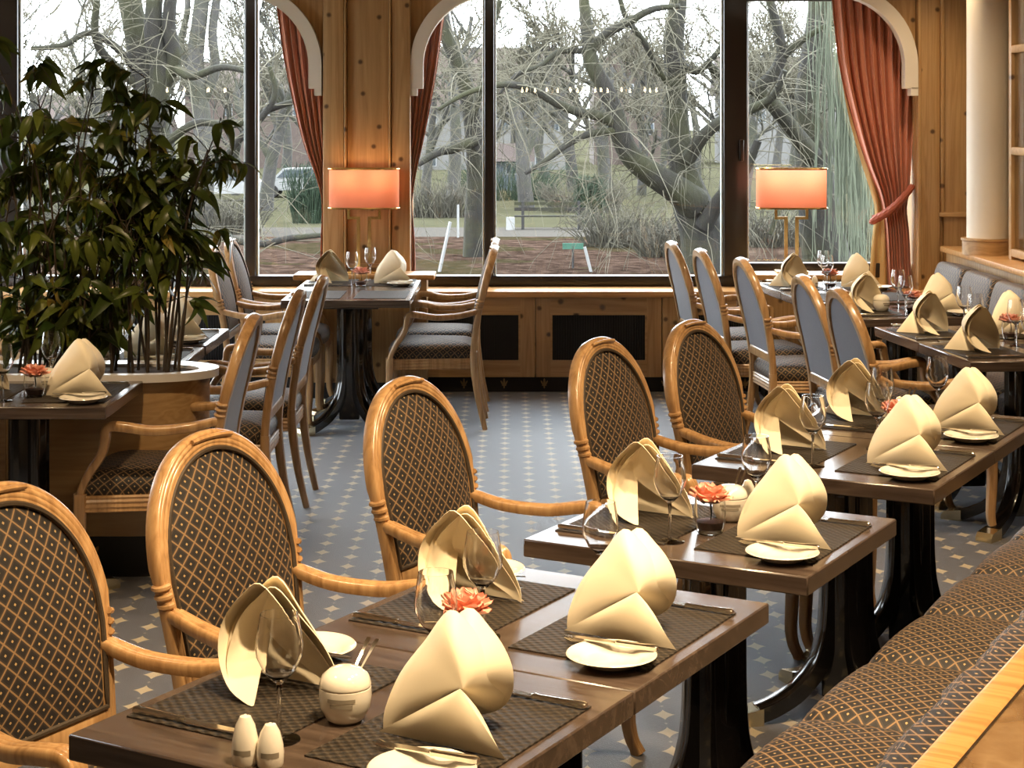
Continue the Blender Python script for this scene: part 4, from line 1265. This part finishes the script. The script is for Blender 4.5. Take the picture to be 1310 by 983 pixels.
def leaf_mesh(l, w, droop, seed):
    rows = []
    for a in range(8):
        t = a / 7
        wd = w * math.sin(PI * min(1, t ** .75)) ** .9 * (1 - .25 * t) + .0006
        z = -droop * t * t * l; y = l * t * (1 - .25 * droop * t)
        rows.append([(-wd, y, z + wd * .35), (-wd * .5, y, z + wd * .10), (0, y, z), (wd * .5, y, z + wd * .10), (wd, y, z + wd * .35)])
    return MB().grid(rows).mesh('leaf', ang=80)
LEAVES = []
for i, (l, w_, d_) in enumerate(((.115, .020, .5), (.105, .023, .8), (.13, .021, .35), (.09, .018, .7), (.11, .025, 1.0))):
    me = leaf_mesh(l, w_, d_, i); me.materials.append(M['leaf_yellow'] if i == 3 else M['leaf']); LEAVES.append(me)
def clump(u, Y, label, canes, nleaf, spread, ztop, seed, zlow=.95, xb=0.0):
    rnd = random.Random(seed)
    xb0 = ux(u, Y)
    g = empty('cane_plant', (xb0, Y, .756))
    pts = []
    for k in range(canes):
        bx, by = rnd.uniform(-.10, .10), rnd.uniform(-.06, .06)
        hgt = rnd.uniform(.45, 1.0) * (ztop - .756)
        tx, ty = bx + rnd.gauss(xb, spread), by + rnd.gauss(0, .16)
        P = [(bx, by, 0), (lerp(bx, tx, .12) + rnd.uniform(-.02, .02), lerp(by, ty, .1), hgt * .3), (lerp(bx, tx, .45), lerp(by, ty, .4), hgt * .68), (tx, ty, hgt)]
        pth = catmull(P, 6)
        MB().tube(pth, [lerp(.0065, .002, i / (len(pth) - 1)) for i in range(len(pth))], 6, up=(0.05, 1, 0.02)).build('cane', M['cane'], g)
        for i, p in enumerate(pth):
            if p[2] + .756 > zlow: pts.append((p, i / len(pth)))
    tw = MB()
    done = 0
    while done < nleaf:
        p, t = rnd.choice(pts)
        # a side twig carrying several leaves
        az = rnd.uniform(0, 2 * PI); ln = rnd.uniform(.05, .22)
        e = Vector(p) + Vector((math.cos(az) * ln, math.sin(az) * ln * .7, rnd.uniform(-.02, .08)))
        tw.tube([p, Vector(p).lerp(e, .5) + Vector((0, 0, .02)), e], [.0022, .0018, .001], 4)
        for q in range(rnd.randint(3, 6)):
            if done >= nleaf: break
            f = rnd.uniform(.3, 1); b = Vector(p).lerp(e, f)
            me = LEAVES[rnd.choice((0, 0, 1, 1, 2, 2, 4, 4, 0, 3))]
            o = put('leaf', me, None, g)
            o.location = b
            o.rotation_euler = (rnd.uniform(-1.2, .25), rnd.uniform(-.9, .9), az - PI / 2 + rnd.uniform(-1.2, 1.2))
            o.scale = (rnd.uniform(.8, 1.2),) * 3
            done += 1
    t_ = tw.build('twigs', M['cane'], g); t_['kind'] = 'stuff'
    tag(g, label, 'plant', 'cane plants in the planter'); return g
clump(206, 6.77, 'leafy cane plant at the rounded right end of the planter', 10, 280, .10, 1.80, 3, 1.08, .0)
clump(168, 6.79, 'leafy cane plant second from the right end of the planter', 9, 290, .13, 1.98, 21, .90, -.02)
clump(112, 6.76, 'leafy cane plant in the middle of the visible planter', 9, 280, .14, 2.0, 5, .88, .0)
clump(60, 6.79, 'leafy cane plant second from the left edge', 9, 270, .14, 1.98, 15, .86, .0)
clump(8, 6.77, 'leafy cane plant at the left edge of the photo', 10, 280, .15, 2.1, 8, .85)

# ------------------------------------------------------------------ outside: park in winter
ZG = -2.2
def gy(v): return (H - ZG) * F / (v - HOR)
gnd = MB(); gnd.b2((-120, 14, ZG - .3), (120, gy(303), ZG)); struct(gnd.build('ground', M['litter'], smooth=False)).name = 'ground_leaf_litter'
struct(MB().b2((-120, -20, ZG - .3), (XL - .3, 14, ZG)).build('ground_side_lawn', M['grass'], smooth=False))
struct(MB().b2((-120, gy(303), ZG - .3), (120, gy(291), ZG)).build('ground_path', M['path'], smooth=False))
struct(MB().b2((-300, gy(291), ZG - .3), (300, 600, ZG)).build('ground_lawn', M['grass'], smooth=False))

def limb(mb, pts, n=8, sub=4):
    """pts: (x, y, z, r)"""
    P = catmull(pts, sub)
    mb.tube([p[:3] for p in P], [p[3] for p in P], n, up=(0.05, 1, 0.02))
    return P
def px_limb(pts, Y, jit=0, rnd=None):
    """(u, v, width px, dY) -> (x, y, z, r)"""
    out = []
    for q in pts:
        u, v, w_ = q[:3]; y = Y + (q[3] if len(q) > 3 else 0)
        p = PX(u, v, y); out.append((p.x, p.y, p.z, w_ / 2 / F * y))
    return out
def twigs(mb, P, rnd, count, ln, droop, r0, spread=1.0, kids_=2, n=3):
    """thin hanging shoots from a sampled limb P"""
    for _ in range(count):
        p = rnd.choice(P); o = Vector(p[:3])
        d = Vector((rnd.gauss(0, 1), rnd.gauss(0, .6), rnd.gauss(.25, .6))).normalized() * spread
        L_ = ln * rnd.uniform(.4, 1.2); path = [o]; r = []
        seg = 7
        for s in range(seg):
            d = d + Vector((rnd.gauss(0, .15), rnd.gauss(0, .12), rnd.gauss(0, .11) - droop * .22)); d.normalize()
            o = o + d * L_ / seg; path.append(o)
        mb.tube(path, [max(.004, r0 * (1 - .75 * i / seg)) for i in range(seg + 1)], n, caps=False)
        for _k in range(kids_):
            q = path[rnd.randint(1, seg - 1)]; d2 = Vector((rnd.gauss(0, 1), rnd.gauss(0, .6), rnd.gauss(0, .5) - droop * .5)).normalized(); pp = [q]
            oo_ = q
            for s in range(4):
                d2 = (d2 + Vector((rnd.gauss(0, .2), rnd.gauss(0, .15), rnd.gauss(0, .15) - droop * .3))).normalized(); oo_ = oo_ + d2 * L_ * .1; pp.append(oo_)
            mb.tube(pp, [r0 * .5 * (1 - .15 * i) for i in range(5)], 3, caps=False)
def grow(mb, tw, base, d, ln, r, depth, rnd, up=.12, droop=0.0):
    """recursive bare tree"""
    o = Vector(base); d = Vector(d).normalized(); path = [o]; rr = [r]
    seg = 5
    for s in range(seg):
        d = (d + Vector((rnd.gauss(0, .13), rnd.gauss(0, .13), rnd.gauss(0, .08) + up * .3 - droop * .2))).normalized()
        o = o + d * ln / seg; path.append(o); rr.append(r * (1 - .45 * (s + 1) / seg))
    (mb if depth > 1 else tw).tube(path, [max(q, .02) for q in rr], 7 if depth > 2 else (5 if depth > 1 else 3), caps=False, up=(0.05, 1, 0.02))
    if depth == 0: return
    k = rnd.randint(3, 4) if depth > 1 else rnd.randint(3, 5)
    for i in range(k):
        t = rnd.uniform(.35, 1.0); j = min(seg, int(t * seg)); q = path[j]
        a = rnd.uniform(0, 2 * PI); sp_ = rnd.uniform(.45, 1.0)
        side = Vector((math.cos(a), math.sin(a), rnd.uniform(-.1, .4)))
        grow(mb, tw, q, d * (1 - sp_ * .45) + side * sp_, ln * rnd.uniform(.5, .78), rr[j] * rnd.uniform(.45, .7), depth - 1, rnd, up, droop)

def tree(name, label, limbs, Y, bark, twig_mat, ntw, ln, droop, r0, seed, thin=None):
    rnd = random.Random(seed)
    b0 = px_limb(limbs[0], Y)[0]
    g = empty(name, (b0[0], b0[1], ZG)); off = Vector((b0[0], b0[1], ZG))
    tw = MB(); first = True
    for l in limbs:
        P = px_limb(l, Y); P = [(x - off.x, y - off.y, z - off.z, r) for x, y, z, r in P]
        if first: P = [(P[0][0] + .1, P[0][1], -.2, P[0][3] * 1.35)] + P
        m = MB(); S = limb(m, P, 10 if P[0][3] > .2 else 7, 6)
        # gnarled surface
        m.v = [(x + .10 * r_ * 0, y, z) for (x, y, z), r_ in zip(m.v, [0] * len(m.v))]
        m.build('trunk' if first else 'branch', M[bark], g, ang=80)
        twigs(tw, S if not first else S[len(S) // 2:], rnd, max(3, int(ntw * (len(S) / 60.0))), ln, droop, r0)
        first = False
    t = tw.build('twigs', M[twig_mat], g, ang=80); t['kind'] = 'stuff'
    tag(g, label, 'tree'); return g
tree('gnarled_tree', 'gnarled mossy tree with an S-curved limb behind the middle window', [
    [(912, 352, 78), (904, 325, 66), (898, 295, 58), (888, 268, 52), (880, 244, 46), (872, 205, 34), (866, 150, 30), (864, 95, 28), (862, 50, 26), (868, 0, 22), (874, -60, 18)],
    [(890, 262, 44, -.3), (862, 240, 36, -.6), (830, 220, 31, -.9), (806, 198, 28, -1.1), (794, 172, 26, -1.2), (786, 142, 23, -1.2), (772, 108, 21, -1.2), (757, 82, 20, -1.2), (753, 55, 18, -1.1), (749, 22, 15, -1), (744, -30, 13, -1)],
    [(758, 62, 14, -1.2), (778, 42, 13, -1.4), (805, 28, 11, -1.6), (835, 12, 9, -1.8), (870, 8, 7, -2)],
    [(788, 158, 16, -1.2), (765, 148, 14, -1.5), (735, 142, 12, -1.8), (705, 128, 11, -2), (680, 114, 10, -2.2), (645, 108, 9, -2.4), (600, 118, 7, -2.6), (560, 140, 5, -2.8)],
    [(795, 168, 12, -1.2), (760, 170, 10, -1.6), (730, 182, 9, -2), (700, 204, 7, -2.4), (672, 222, 5, -2.6)],
    [(744, 65, 9, -1.2), (715, 66, 8, -1.4), (690, 85, 7, -1.6), (662, 95, 6, -1.8), (640, 120, 5, -2)],
    [(880, 205, 20, -.4), (902, 172, 17, -.8), (930, 152, 15, -1), (965, 138, 13, -1.4), (990, 122, 10, -1.8), (1004, 90, 8, -2)],
    [(868, 80, 11), (890, 92, 9, -.3), (908, 78, 8, -.5), (925, 55, 7, -.7), (930, 20, 6, -.8)],
    [(900, 290, 24, -.5), (925, 250, 18, -.9), (950, 225, 14, -1.3), (970, 180, 10, -1.6)],
    [(866, 120, 10), (842, 90, 9, -.4), (825, 55, 8, -.8), (800, 20, 7, -1), (790, -20, 6, -1)]],
    45, 'bark', 'twig_pale', 48, 4.2, .8, .016, 11)
tree('leaning_tree', 'dark leaning tree behind the right window and lamp', [
    [(1062, 352, 66), (1052, 300, 58), (1046, 250, 50), (1040, 190, 46), (1038, 130, 44), (1045, 70, 40), (1052, 10, 36), (1056, -50, 32)],
    [(1040, 200, 26, -.4), (1015, 168, 22, -.8), (990, 135, 20, -1.2), (962, 112, 17, -1.6), (930, 105, 14, -2), (905, 80, 10, -2.2)],
    [(962, 116, 18, -1.5), (985, 100, 17, -1.6), (1000, 72, 15, -1.7), (996, 40, 13, -1.8), (985, 0, 11, -1.9), (978, -40, 10, -1.9)],
    [(1000, 74, 12, -1.7), (1025, 52, 10, -1.9), (1055, 34, 8, -2.1), (1090, 20, 6, -2.3)],
    [(1044, 260, 18, -.4), (1020, 240, 14, -.9), (1003, 255, 10, -1.2), (985, 300, 6, -1.4)],
    [(1046, 150, 18, .3), (1075, 130, 14, .5), (1105, 110, 10, .8)]],
    47, 'bark', 'twig_pale', 40, 4.0, .6, .015, 12)
tree('forked_tree', 'forked mossy tree behind the left window', [
    [(208, 352, 46), (206, 280, 42), (200, 210, 40), (196, 150, 38), (185, 100, 34), (176, 50, 32), (166, 0, 30), (158, -50, 28)],
    [(198, 160, 28, -.3), (206, 95, 28, -.5), (196, 40, 24, -.7), (200, -30, 20, -.8)],
    [(196, 130, 22, -.3), (222, 80, 20, -.6), (216, 30, 18, -.8), (222, -30, 16, -1)],
    [(186, 105, 12), (150, 62, 10, -.5), (115, 42, 9, -.9), (80, 58, 8, -1.3), (40, 62, 6, -1.6)],
    [(190, 120, 14), (140, 78, 12, -.5), (122, 46, 11, -.9), (124, 0, 9, -1.2)],
    [(222, 85, 12, -.6), (245, 98, 11, -1), (285, 86, 9, -1.4), (330, 95, 7, -1.8)],
    [(205, 232, 14, -.3), (245, 232, 12, -.8), (285, 205, 11, -1.2), (305, 180, 10, -1.5), (335, 150, 9, -1.8), (352, 120, 8, -2), (345, 85, 6, -2.1)],
    [(205, 190, 12, -.3), (250, 158, 11, -.8), (300, 160, 9, -1.2), (345, 140, 9, -1.6), (395, 125, 7, -2)],
    [(206, 290, 11, -.3), (270, 300, 10, -.8), (330, 312, 10, -1.4), (370, 305, 9, -1.8), (420, 300, 6, -2.2)]],
    44, 'bark', 'twig_pale', 45, 3.6, .4, .015, 13)
tree('grey_twin_tree', 'grey slender tree beyond the left window', [
    [(258, 330, 26), (262, 240, 24), (258, 150, 24), (250, 80, 22), (256, 20, 20), (262, -40, 18)],
    [(256, 140, 14), (275, 90, 13), (272, 40, 12), (282, -30, 10)],
    [(252, 100, 10), (232, 60, 9), (240, 10, 8), (235, -40, 7)]],
    60, 'bark_grey', 'twig_pale', 60, 4.0, .15, .016, 14)
tree('mossy_trunk_tree', 'mossy trunk beside the curtain in the middle window', [
    [(606, 345, 30), (608, 280, 28), (610, 220, 26), (604, 150, 24), (590, 90, 20), (570, 40, 18), (560, -40, 16)],
    [(608, 180, 14, -.4), (580, 190, 13, -.8), (560, 195, 11, -1.2), (535, 210, 8, -1.6)],
    [(604, 150, 12, -.4), (620, 100, 10, -.6), (628, 50, 8, -.8), (640, 0, 7, -.9)]],
    50, 'bark', 'twig_pale', 70, 3.8, .7, .015, 15)
# hanging willow at the right
rnd = random.Random(31)
wl = MB(); o0 = PX(1120, 352, 40)
g = empty('weeping_willow', (o0.x, 40, ZG))
for i in range(420):
    u = rnd.gauss(1098, 22); v0 = rnd.uniform(-80, 120) ; v1 = v0 + rnd.uniform(120, 330)
    y = rnd.uniform(38.5, 41.5); path = []
    k = rnd.gauss(0, 8)
    for s in range(7):
        t = s / 6; p = PX(u + k * t + rnd.gauss(0, 1.4), min(350, lerp(v0, v1, t)), y); path.append((p.x - o0.x, p.y - 40, p.z - ZG))
    wl.tube(path, .011, 3, caps=False, up=(0, 1, 0))
t = wl.build('strands', M['willow'], g, ang=80); t['kind'] = 'stuff'
m = MB(); limb(m, [(.6, 0, -.1, .35), (.55, .1, 1.5, .3), (.7, .1, 3.2, .26), (.4, 0, 5.0, .2), (-.2, 0, 6.4, .12)], 9); m.build('trunk', M['bark'], g)
tag(g, 'pale green weeping willow strands beside the right curtain', 'tree')
# farther bare trees
FT = [(60, 0, 110, 'behind the low white building'), (120, 0, 72, 'above the middle of the plant'), (225, 0, 105, 'between the two left trunks'), (340, 0, 75, 'just right of the left mullion'), (400, 0, 120, 'far behind the left curtain'), (575, 0, 75, 'in the narrow middle pane'), (620, 0, 120, 'hidden by the middle mullion'), (675, 0, 78, 'over the blue shed'), (780, 0, 80, 'crossing the S-curved limb'), (890, 0, 105, 'right behind the gnarled trunk'), (950, 0, 78, 'near the wide mullion edge'), (1045, 0, 80, 'behind the leaning tree'),
      (30, 300, 75, 'at the far left edge of the left window'), (90, 285, 95, 'beyond the plant top'), (150, 290, 85, 'left of the forked tree'), (300, 285, 90, 'beside the left mullion'), (360, 282, 100, 'behind the left curtain'),
      (545, 285, 90, 'beside the lamp curtain'), (655, 280, 100, 'just right of the middle mullion'), (700, 275, 115, 'above the white house'), (735, 285, 95, 'left of the S-curved limb'),
      (820, 285, 90, 'inside the curve of the S-curved limb'), (845, 278, 120, 'behind the gnarled trunk'), (925, 285, 92, 'behind the wide mullion'), (985, 285, 88, 'left of the right lamp'), (1015, 280, 105, 'above the right lamp'), (1075, 285, 95, 'behind the willow')]
for i, (u, v, Y, lb) in enumerate(FT):
    rnd = random.Random(100 + i)
    p = PX(u, 200, Y)
    g = empty('bare_tree', (p.x, Y, ZG))
    tr, tw = MB(), MB()
    grow(tr, tw, (0, 0, -.2), (rnd.uniform(-.1, .1), 0, 1), rnd.uniform(5, 7), rnd.uniform(.22, .38), 5, rnd, up=.25)
    tr.build('trunk', M['bark_grey'], g, ang=80)
    t = tw.build('twigs', M['twig_pale'], g, ang=80); t['kind'] = 'stuff'
    tag(g, 'distant bare tree ' + lb, 'tree', 'distant bare trees')
# houses
def house(name, label, u0, u1, vtop, vroof, Y, wall, roof, wins, depth=9, gable=False):
    xa, xb = ux(u0, Y), ux(u1, Y); ze = PX(0, vtop, Y).z; zr = PX(0, vroof, Y).z
    g = empty(name, ((xa + xb) / 2, Y, ZG)); hw_ = (xb - xa) / 2; e = ze - ZG; r = zr - ZG
    MB().b2((-hw_, 0, 0), (hw_, depth, e)).build('wall', M[wall], g, smooth=False)
    if gable:
        MB().prism([(-hw_ - .4, e), (hw_ + .4, e), (0, r)], 'y', -.4, depth).build('roof', M[roof], g, smooth=False)
    else:
        MB().prism([(-.6, e - .1), (depth + .6, e - .1), (depth / 2, r)], 'x', -hw_ - .5, hw_ + .5).build('roof', M[roof], g, smooth=False)
    for (wu, wv, ww, wh) in wins:
        p = PX(wu, wv, Y); a, b = ww / F * Y / 2, wh / F * Y / 2
        f = MB().box((p.x - (xa + xb) / 2, -.03, p.z - ZG), (2 * a + .12, .06, 2 * b + .12)).build('window', M['white_paint'], g, smooth=False)
        for s in (-1, 1): MB().box((p.x - (xa + xb) / 2 + s * a * .52, -.065, p.z - ZG), (a * .92, .02, 2 * b)).build('pane', M['dark_pane'], f, smooth=False)
    tag(g, label, 'house'); return g
house('house', 'white house with a red-brown roof behind the middle mullion', 536, 728, 138, 58, 135, 'white_wall', 'red_roof',
      [(553, 160, 9, 14), (584, 160, 9, 14), (646, 160, 9, 14), (681, 160, 9, 14), (710, 160, 9, 14), (553, 205, 9, 14), (584, 205, 9, 14), (690, 205, 9, 14)])
house('house', 'reddish gabled house behind the S-curved limb', 760, 858, 96, 36, 150, 'brick_wall', 'red_roof', [(780, 115, 8, 13), (806, 115, 8, 13), (832, 115, 8, 13), (806, 75, 8, 10), (780, 165, 8, 13), (832, 165, 8, 13)], gable=True)
house('house', 'long grey-brown house behind the left window', 236, 408, 115, 78, 140, 'brick_wall', 'red_roof', [(262, 140, 9, 14), (292, 140, 9, 14), (345, 140, 9, 14), (380, 140, 9, 14)])
house('house', 'pale house far behind the right window', 930, 1100, 120, 70, 150, 'white_wall', 'red_roof', [(975, 150, 8, 13), (1005, 150, 8, 13), (1035, 150, 8, 13)])
house('garden_shed', 'small pale blue shed with a brown roof in the park', 631, 672, 204, 184, 96, 'shed_blue', 'red_roof', [(655, 216, 14, 12)], depth=3)
house('house', 'white low building behind the plant', 36, 190, 170, 120, 130, 'white_wall', 'red_roof', [(70, 200, 9, 14), (110, 200, 9, 14), (150, 200, 9, 14)])
# parked cars
def car(u, v, Y, label, sc_=1.0):
    p = PX(u, v, Y); g = empty('parked_car', (p.x, Y, ZG))
    body_ = [(-2.1, .35), (-2.15, .8), (-1.3, .95), (-.8, 1.45), (.9, 1.48), (1.5, 1.0), (2.05, .9), (2.15, .4)]
    MB().prism(body_, 'y', -.85, .85).build('body', M['white_paint'], g, ang=30)
    MB().prism([(-1.1, 1.0), (-.72, 1.38), (.82, 1.40), (1.25, 1.02)], 'y', -.88, .88).build('side_window', M['dark_pane'], g, smooth=False)
    for x in (-1.35, 1.35):
        for y in (-.8, .8):
            m = MB(); m.tube([(x, y - .1, .33), (x, y + .1, .33)], .33, 14, up=(0, 0, 1)); m.build('wheel', M['black'], g)
    tag(g, label, 'car', 'parked cars')
car(290, 255, 84, 'white car parked beyond the left window, left of the mullion')
car(385, 252, 88, 'white car parked beyond the left curtain')
# bench, low walls, posts, signs, shrubs
g = empty('park_bench', (ux(705, 62), 62, ZG))
for z, y in ((.45, 0), (.45, .14), (.45, .28)): MB().b2((-1.3, y, z), (1.3, y + .11, z + .05)).build('seat_plank', M['bark'], g, smooth=False)
for z in (.65, .85): MB().b2((-1.3, .42, z), (1.3, .46, z + .12)).build('back_plank', M['bark'], g, smooth=False)
for x in (-1.0, 1.0): MB().b2((x - .05, 0, 0), (x + .05, .46, .45)).build('leg', M['black'], g, smooth=False); MB().b2((x - .05, .40, .4), (x + .05, .47, 1.0)).build('back_post', M['black'], g, smooth=False)
tag(g, 'dark wooden bench beside the park path', 'bench')
def post(name, label, u, v0, v1, Y, w_, mat, head=None, lean=0):
    a, b = PX(u, v0, Y), PX(u + lean, v1, Y)
    g = empty(name, (a.x, Y, ZG))
    MB().tube([(0, 0, 0), (b.x - a.x, 0, b.z - ZG)], w_, 6).build('post', M[mat], g)
    if head: MB().box((b.x - a.x, 0, b.z - ZG), head).build('panel', M['sign_green'], g, smooth=False)
    tag(g, label, 'post')
post('sign_post', 'small green sign on a post outside the middle window', 733, 352, 315, 46, .03, 'black', (.55, .05, .16))
post('white_post', 'white leaning stake right of the green sign', 756, 352, 316, 45, .045, 'white_paint', lean=-8)
post('white_post', 'tall white stake by the lamp curtain', 586, 320, 262, 58, .04, 'white_paint')
post('white_post', 'white leaning stake by the lamp curtain', 562, 352, 284, 45, .05, 'white_paint', lean=14)
post('info_post', 'white notice board by the park path', 653, 300, 278, 62, .16, 'white_paint')
def shrub(name, label, u, v, Y, w_, h_, mat, n, seed):
    rnd = random.Random(seed); x = ux(u, Y); g = empty(name, (x, Y, ZG)); m = MB()
    for i in range(n):
        a = rnd.uniform(0, 2 * PI); r = rnd.random() ** .5 * w_ * .25
        o = Vector((r * math.cos(a), r * math.sin(a) * .6, 0)); e = Vector((o.x * 1.5 + rnd.gauss(0, w_ * .05), o.y * 1.6 + rnd.gauss(0, .2), h_ * rnd.uniform(.4, 1) * (1 - (r / w_) ** 2)))
        mid = o.lerp(e, .5) + Vector((rnd.gauss(0, .1), 0, .12 * h_))
        m.tube([o, mid, e, e + Vector((rnd.gauss(0, .2), rnd.gauss(0, .2), -.15 * h_ * rnd.random()))], [.02, .015, .011, .006], 3, caps=False)
    t = m.build('stems', M[mat], g, ang=80); t['kind'] = 'stuff'
    tag(g, label, 'shrub', 'park shrubs'); return g
for i, (u, Y, w_, h_, mt, lb) in enumerate(((800, 54, 5, 1.3, 'shrub', 'pale dry shrub left of the gnarled trunk'), (862, 50, 4, 1.0, 'shrub', 'pale dry shrub at the foot of the gnarled tree'), (745, 74, 6, 1.5, 'shrub', 'pale dry shrub behind the park bench'),
        (980, 54, 5, 1.3, 'shrub', 'pale dry shrub below the right window lamp'), (1090, 50, 4, 1.2, 'shrub', 'pale dry shrub below the willow'), (560, 70, 5, 1.6, 'shrub', 'pale dry shrub beside the lamp curtain'),
        (395, 66, 2.4, 2.4, 'evergreen', 'dark evergreen shrub beside the left curtain'), (755, 66, 1.6, 1.9, 'evergreen', 'dark evergreen shrub near the bench'), (90, 60, 6, 1.6, 'shrub', 'pale dry shrub behind the plant'), (285, 60, 5, 1.3, 'shrub', 'pale dry shrub by the left mullion'),
        (650, 85, 8, 2.0, 'evergreen', 'dark low hedge before the shed'))):
    shrub('shrub', lb, u, 0, Y, w_, h_, mt, 300, 50 + i)
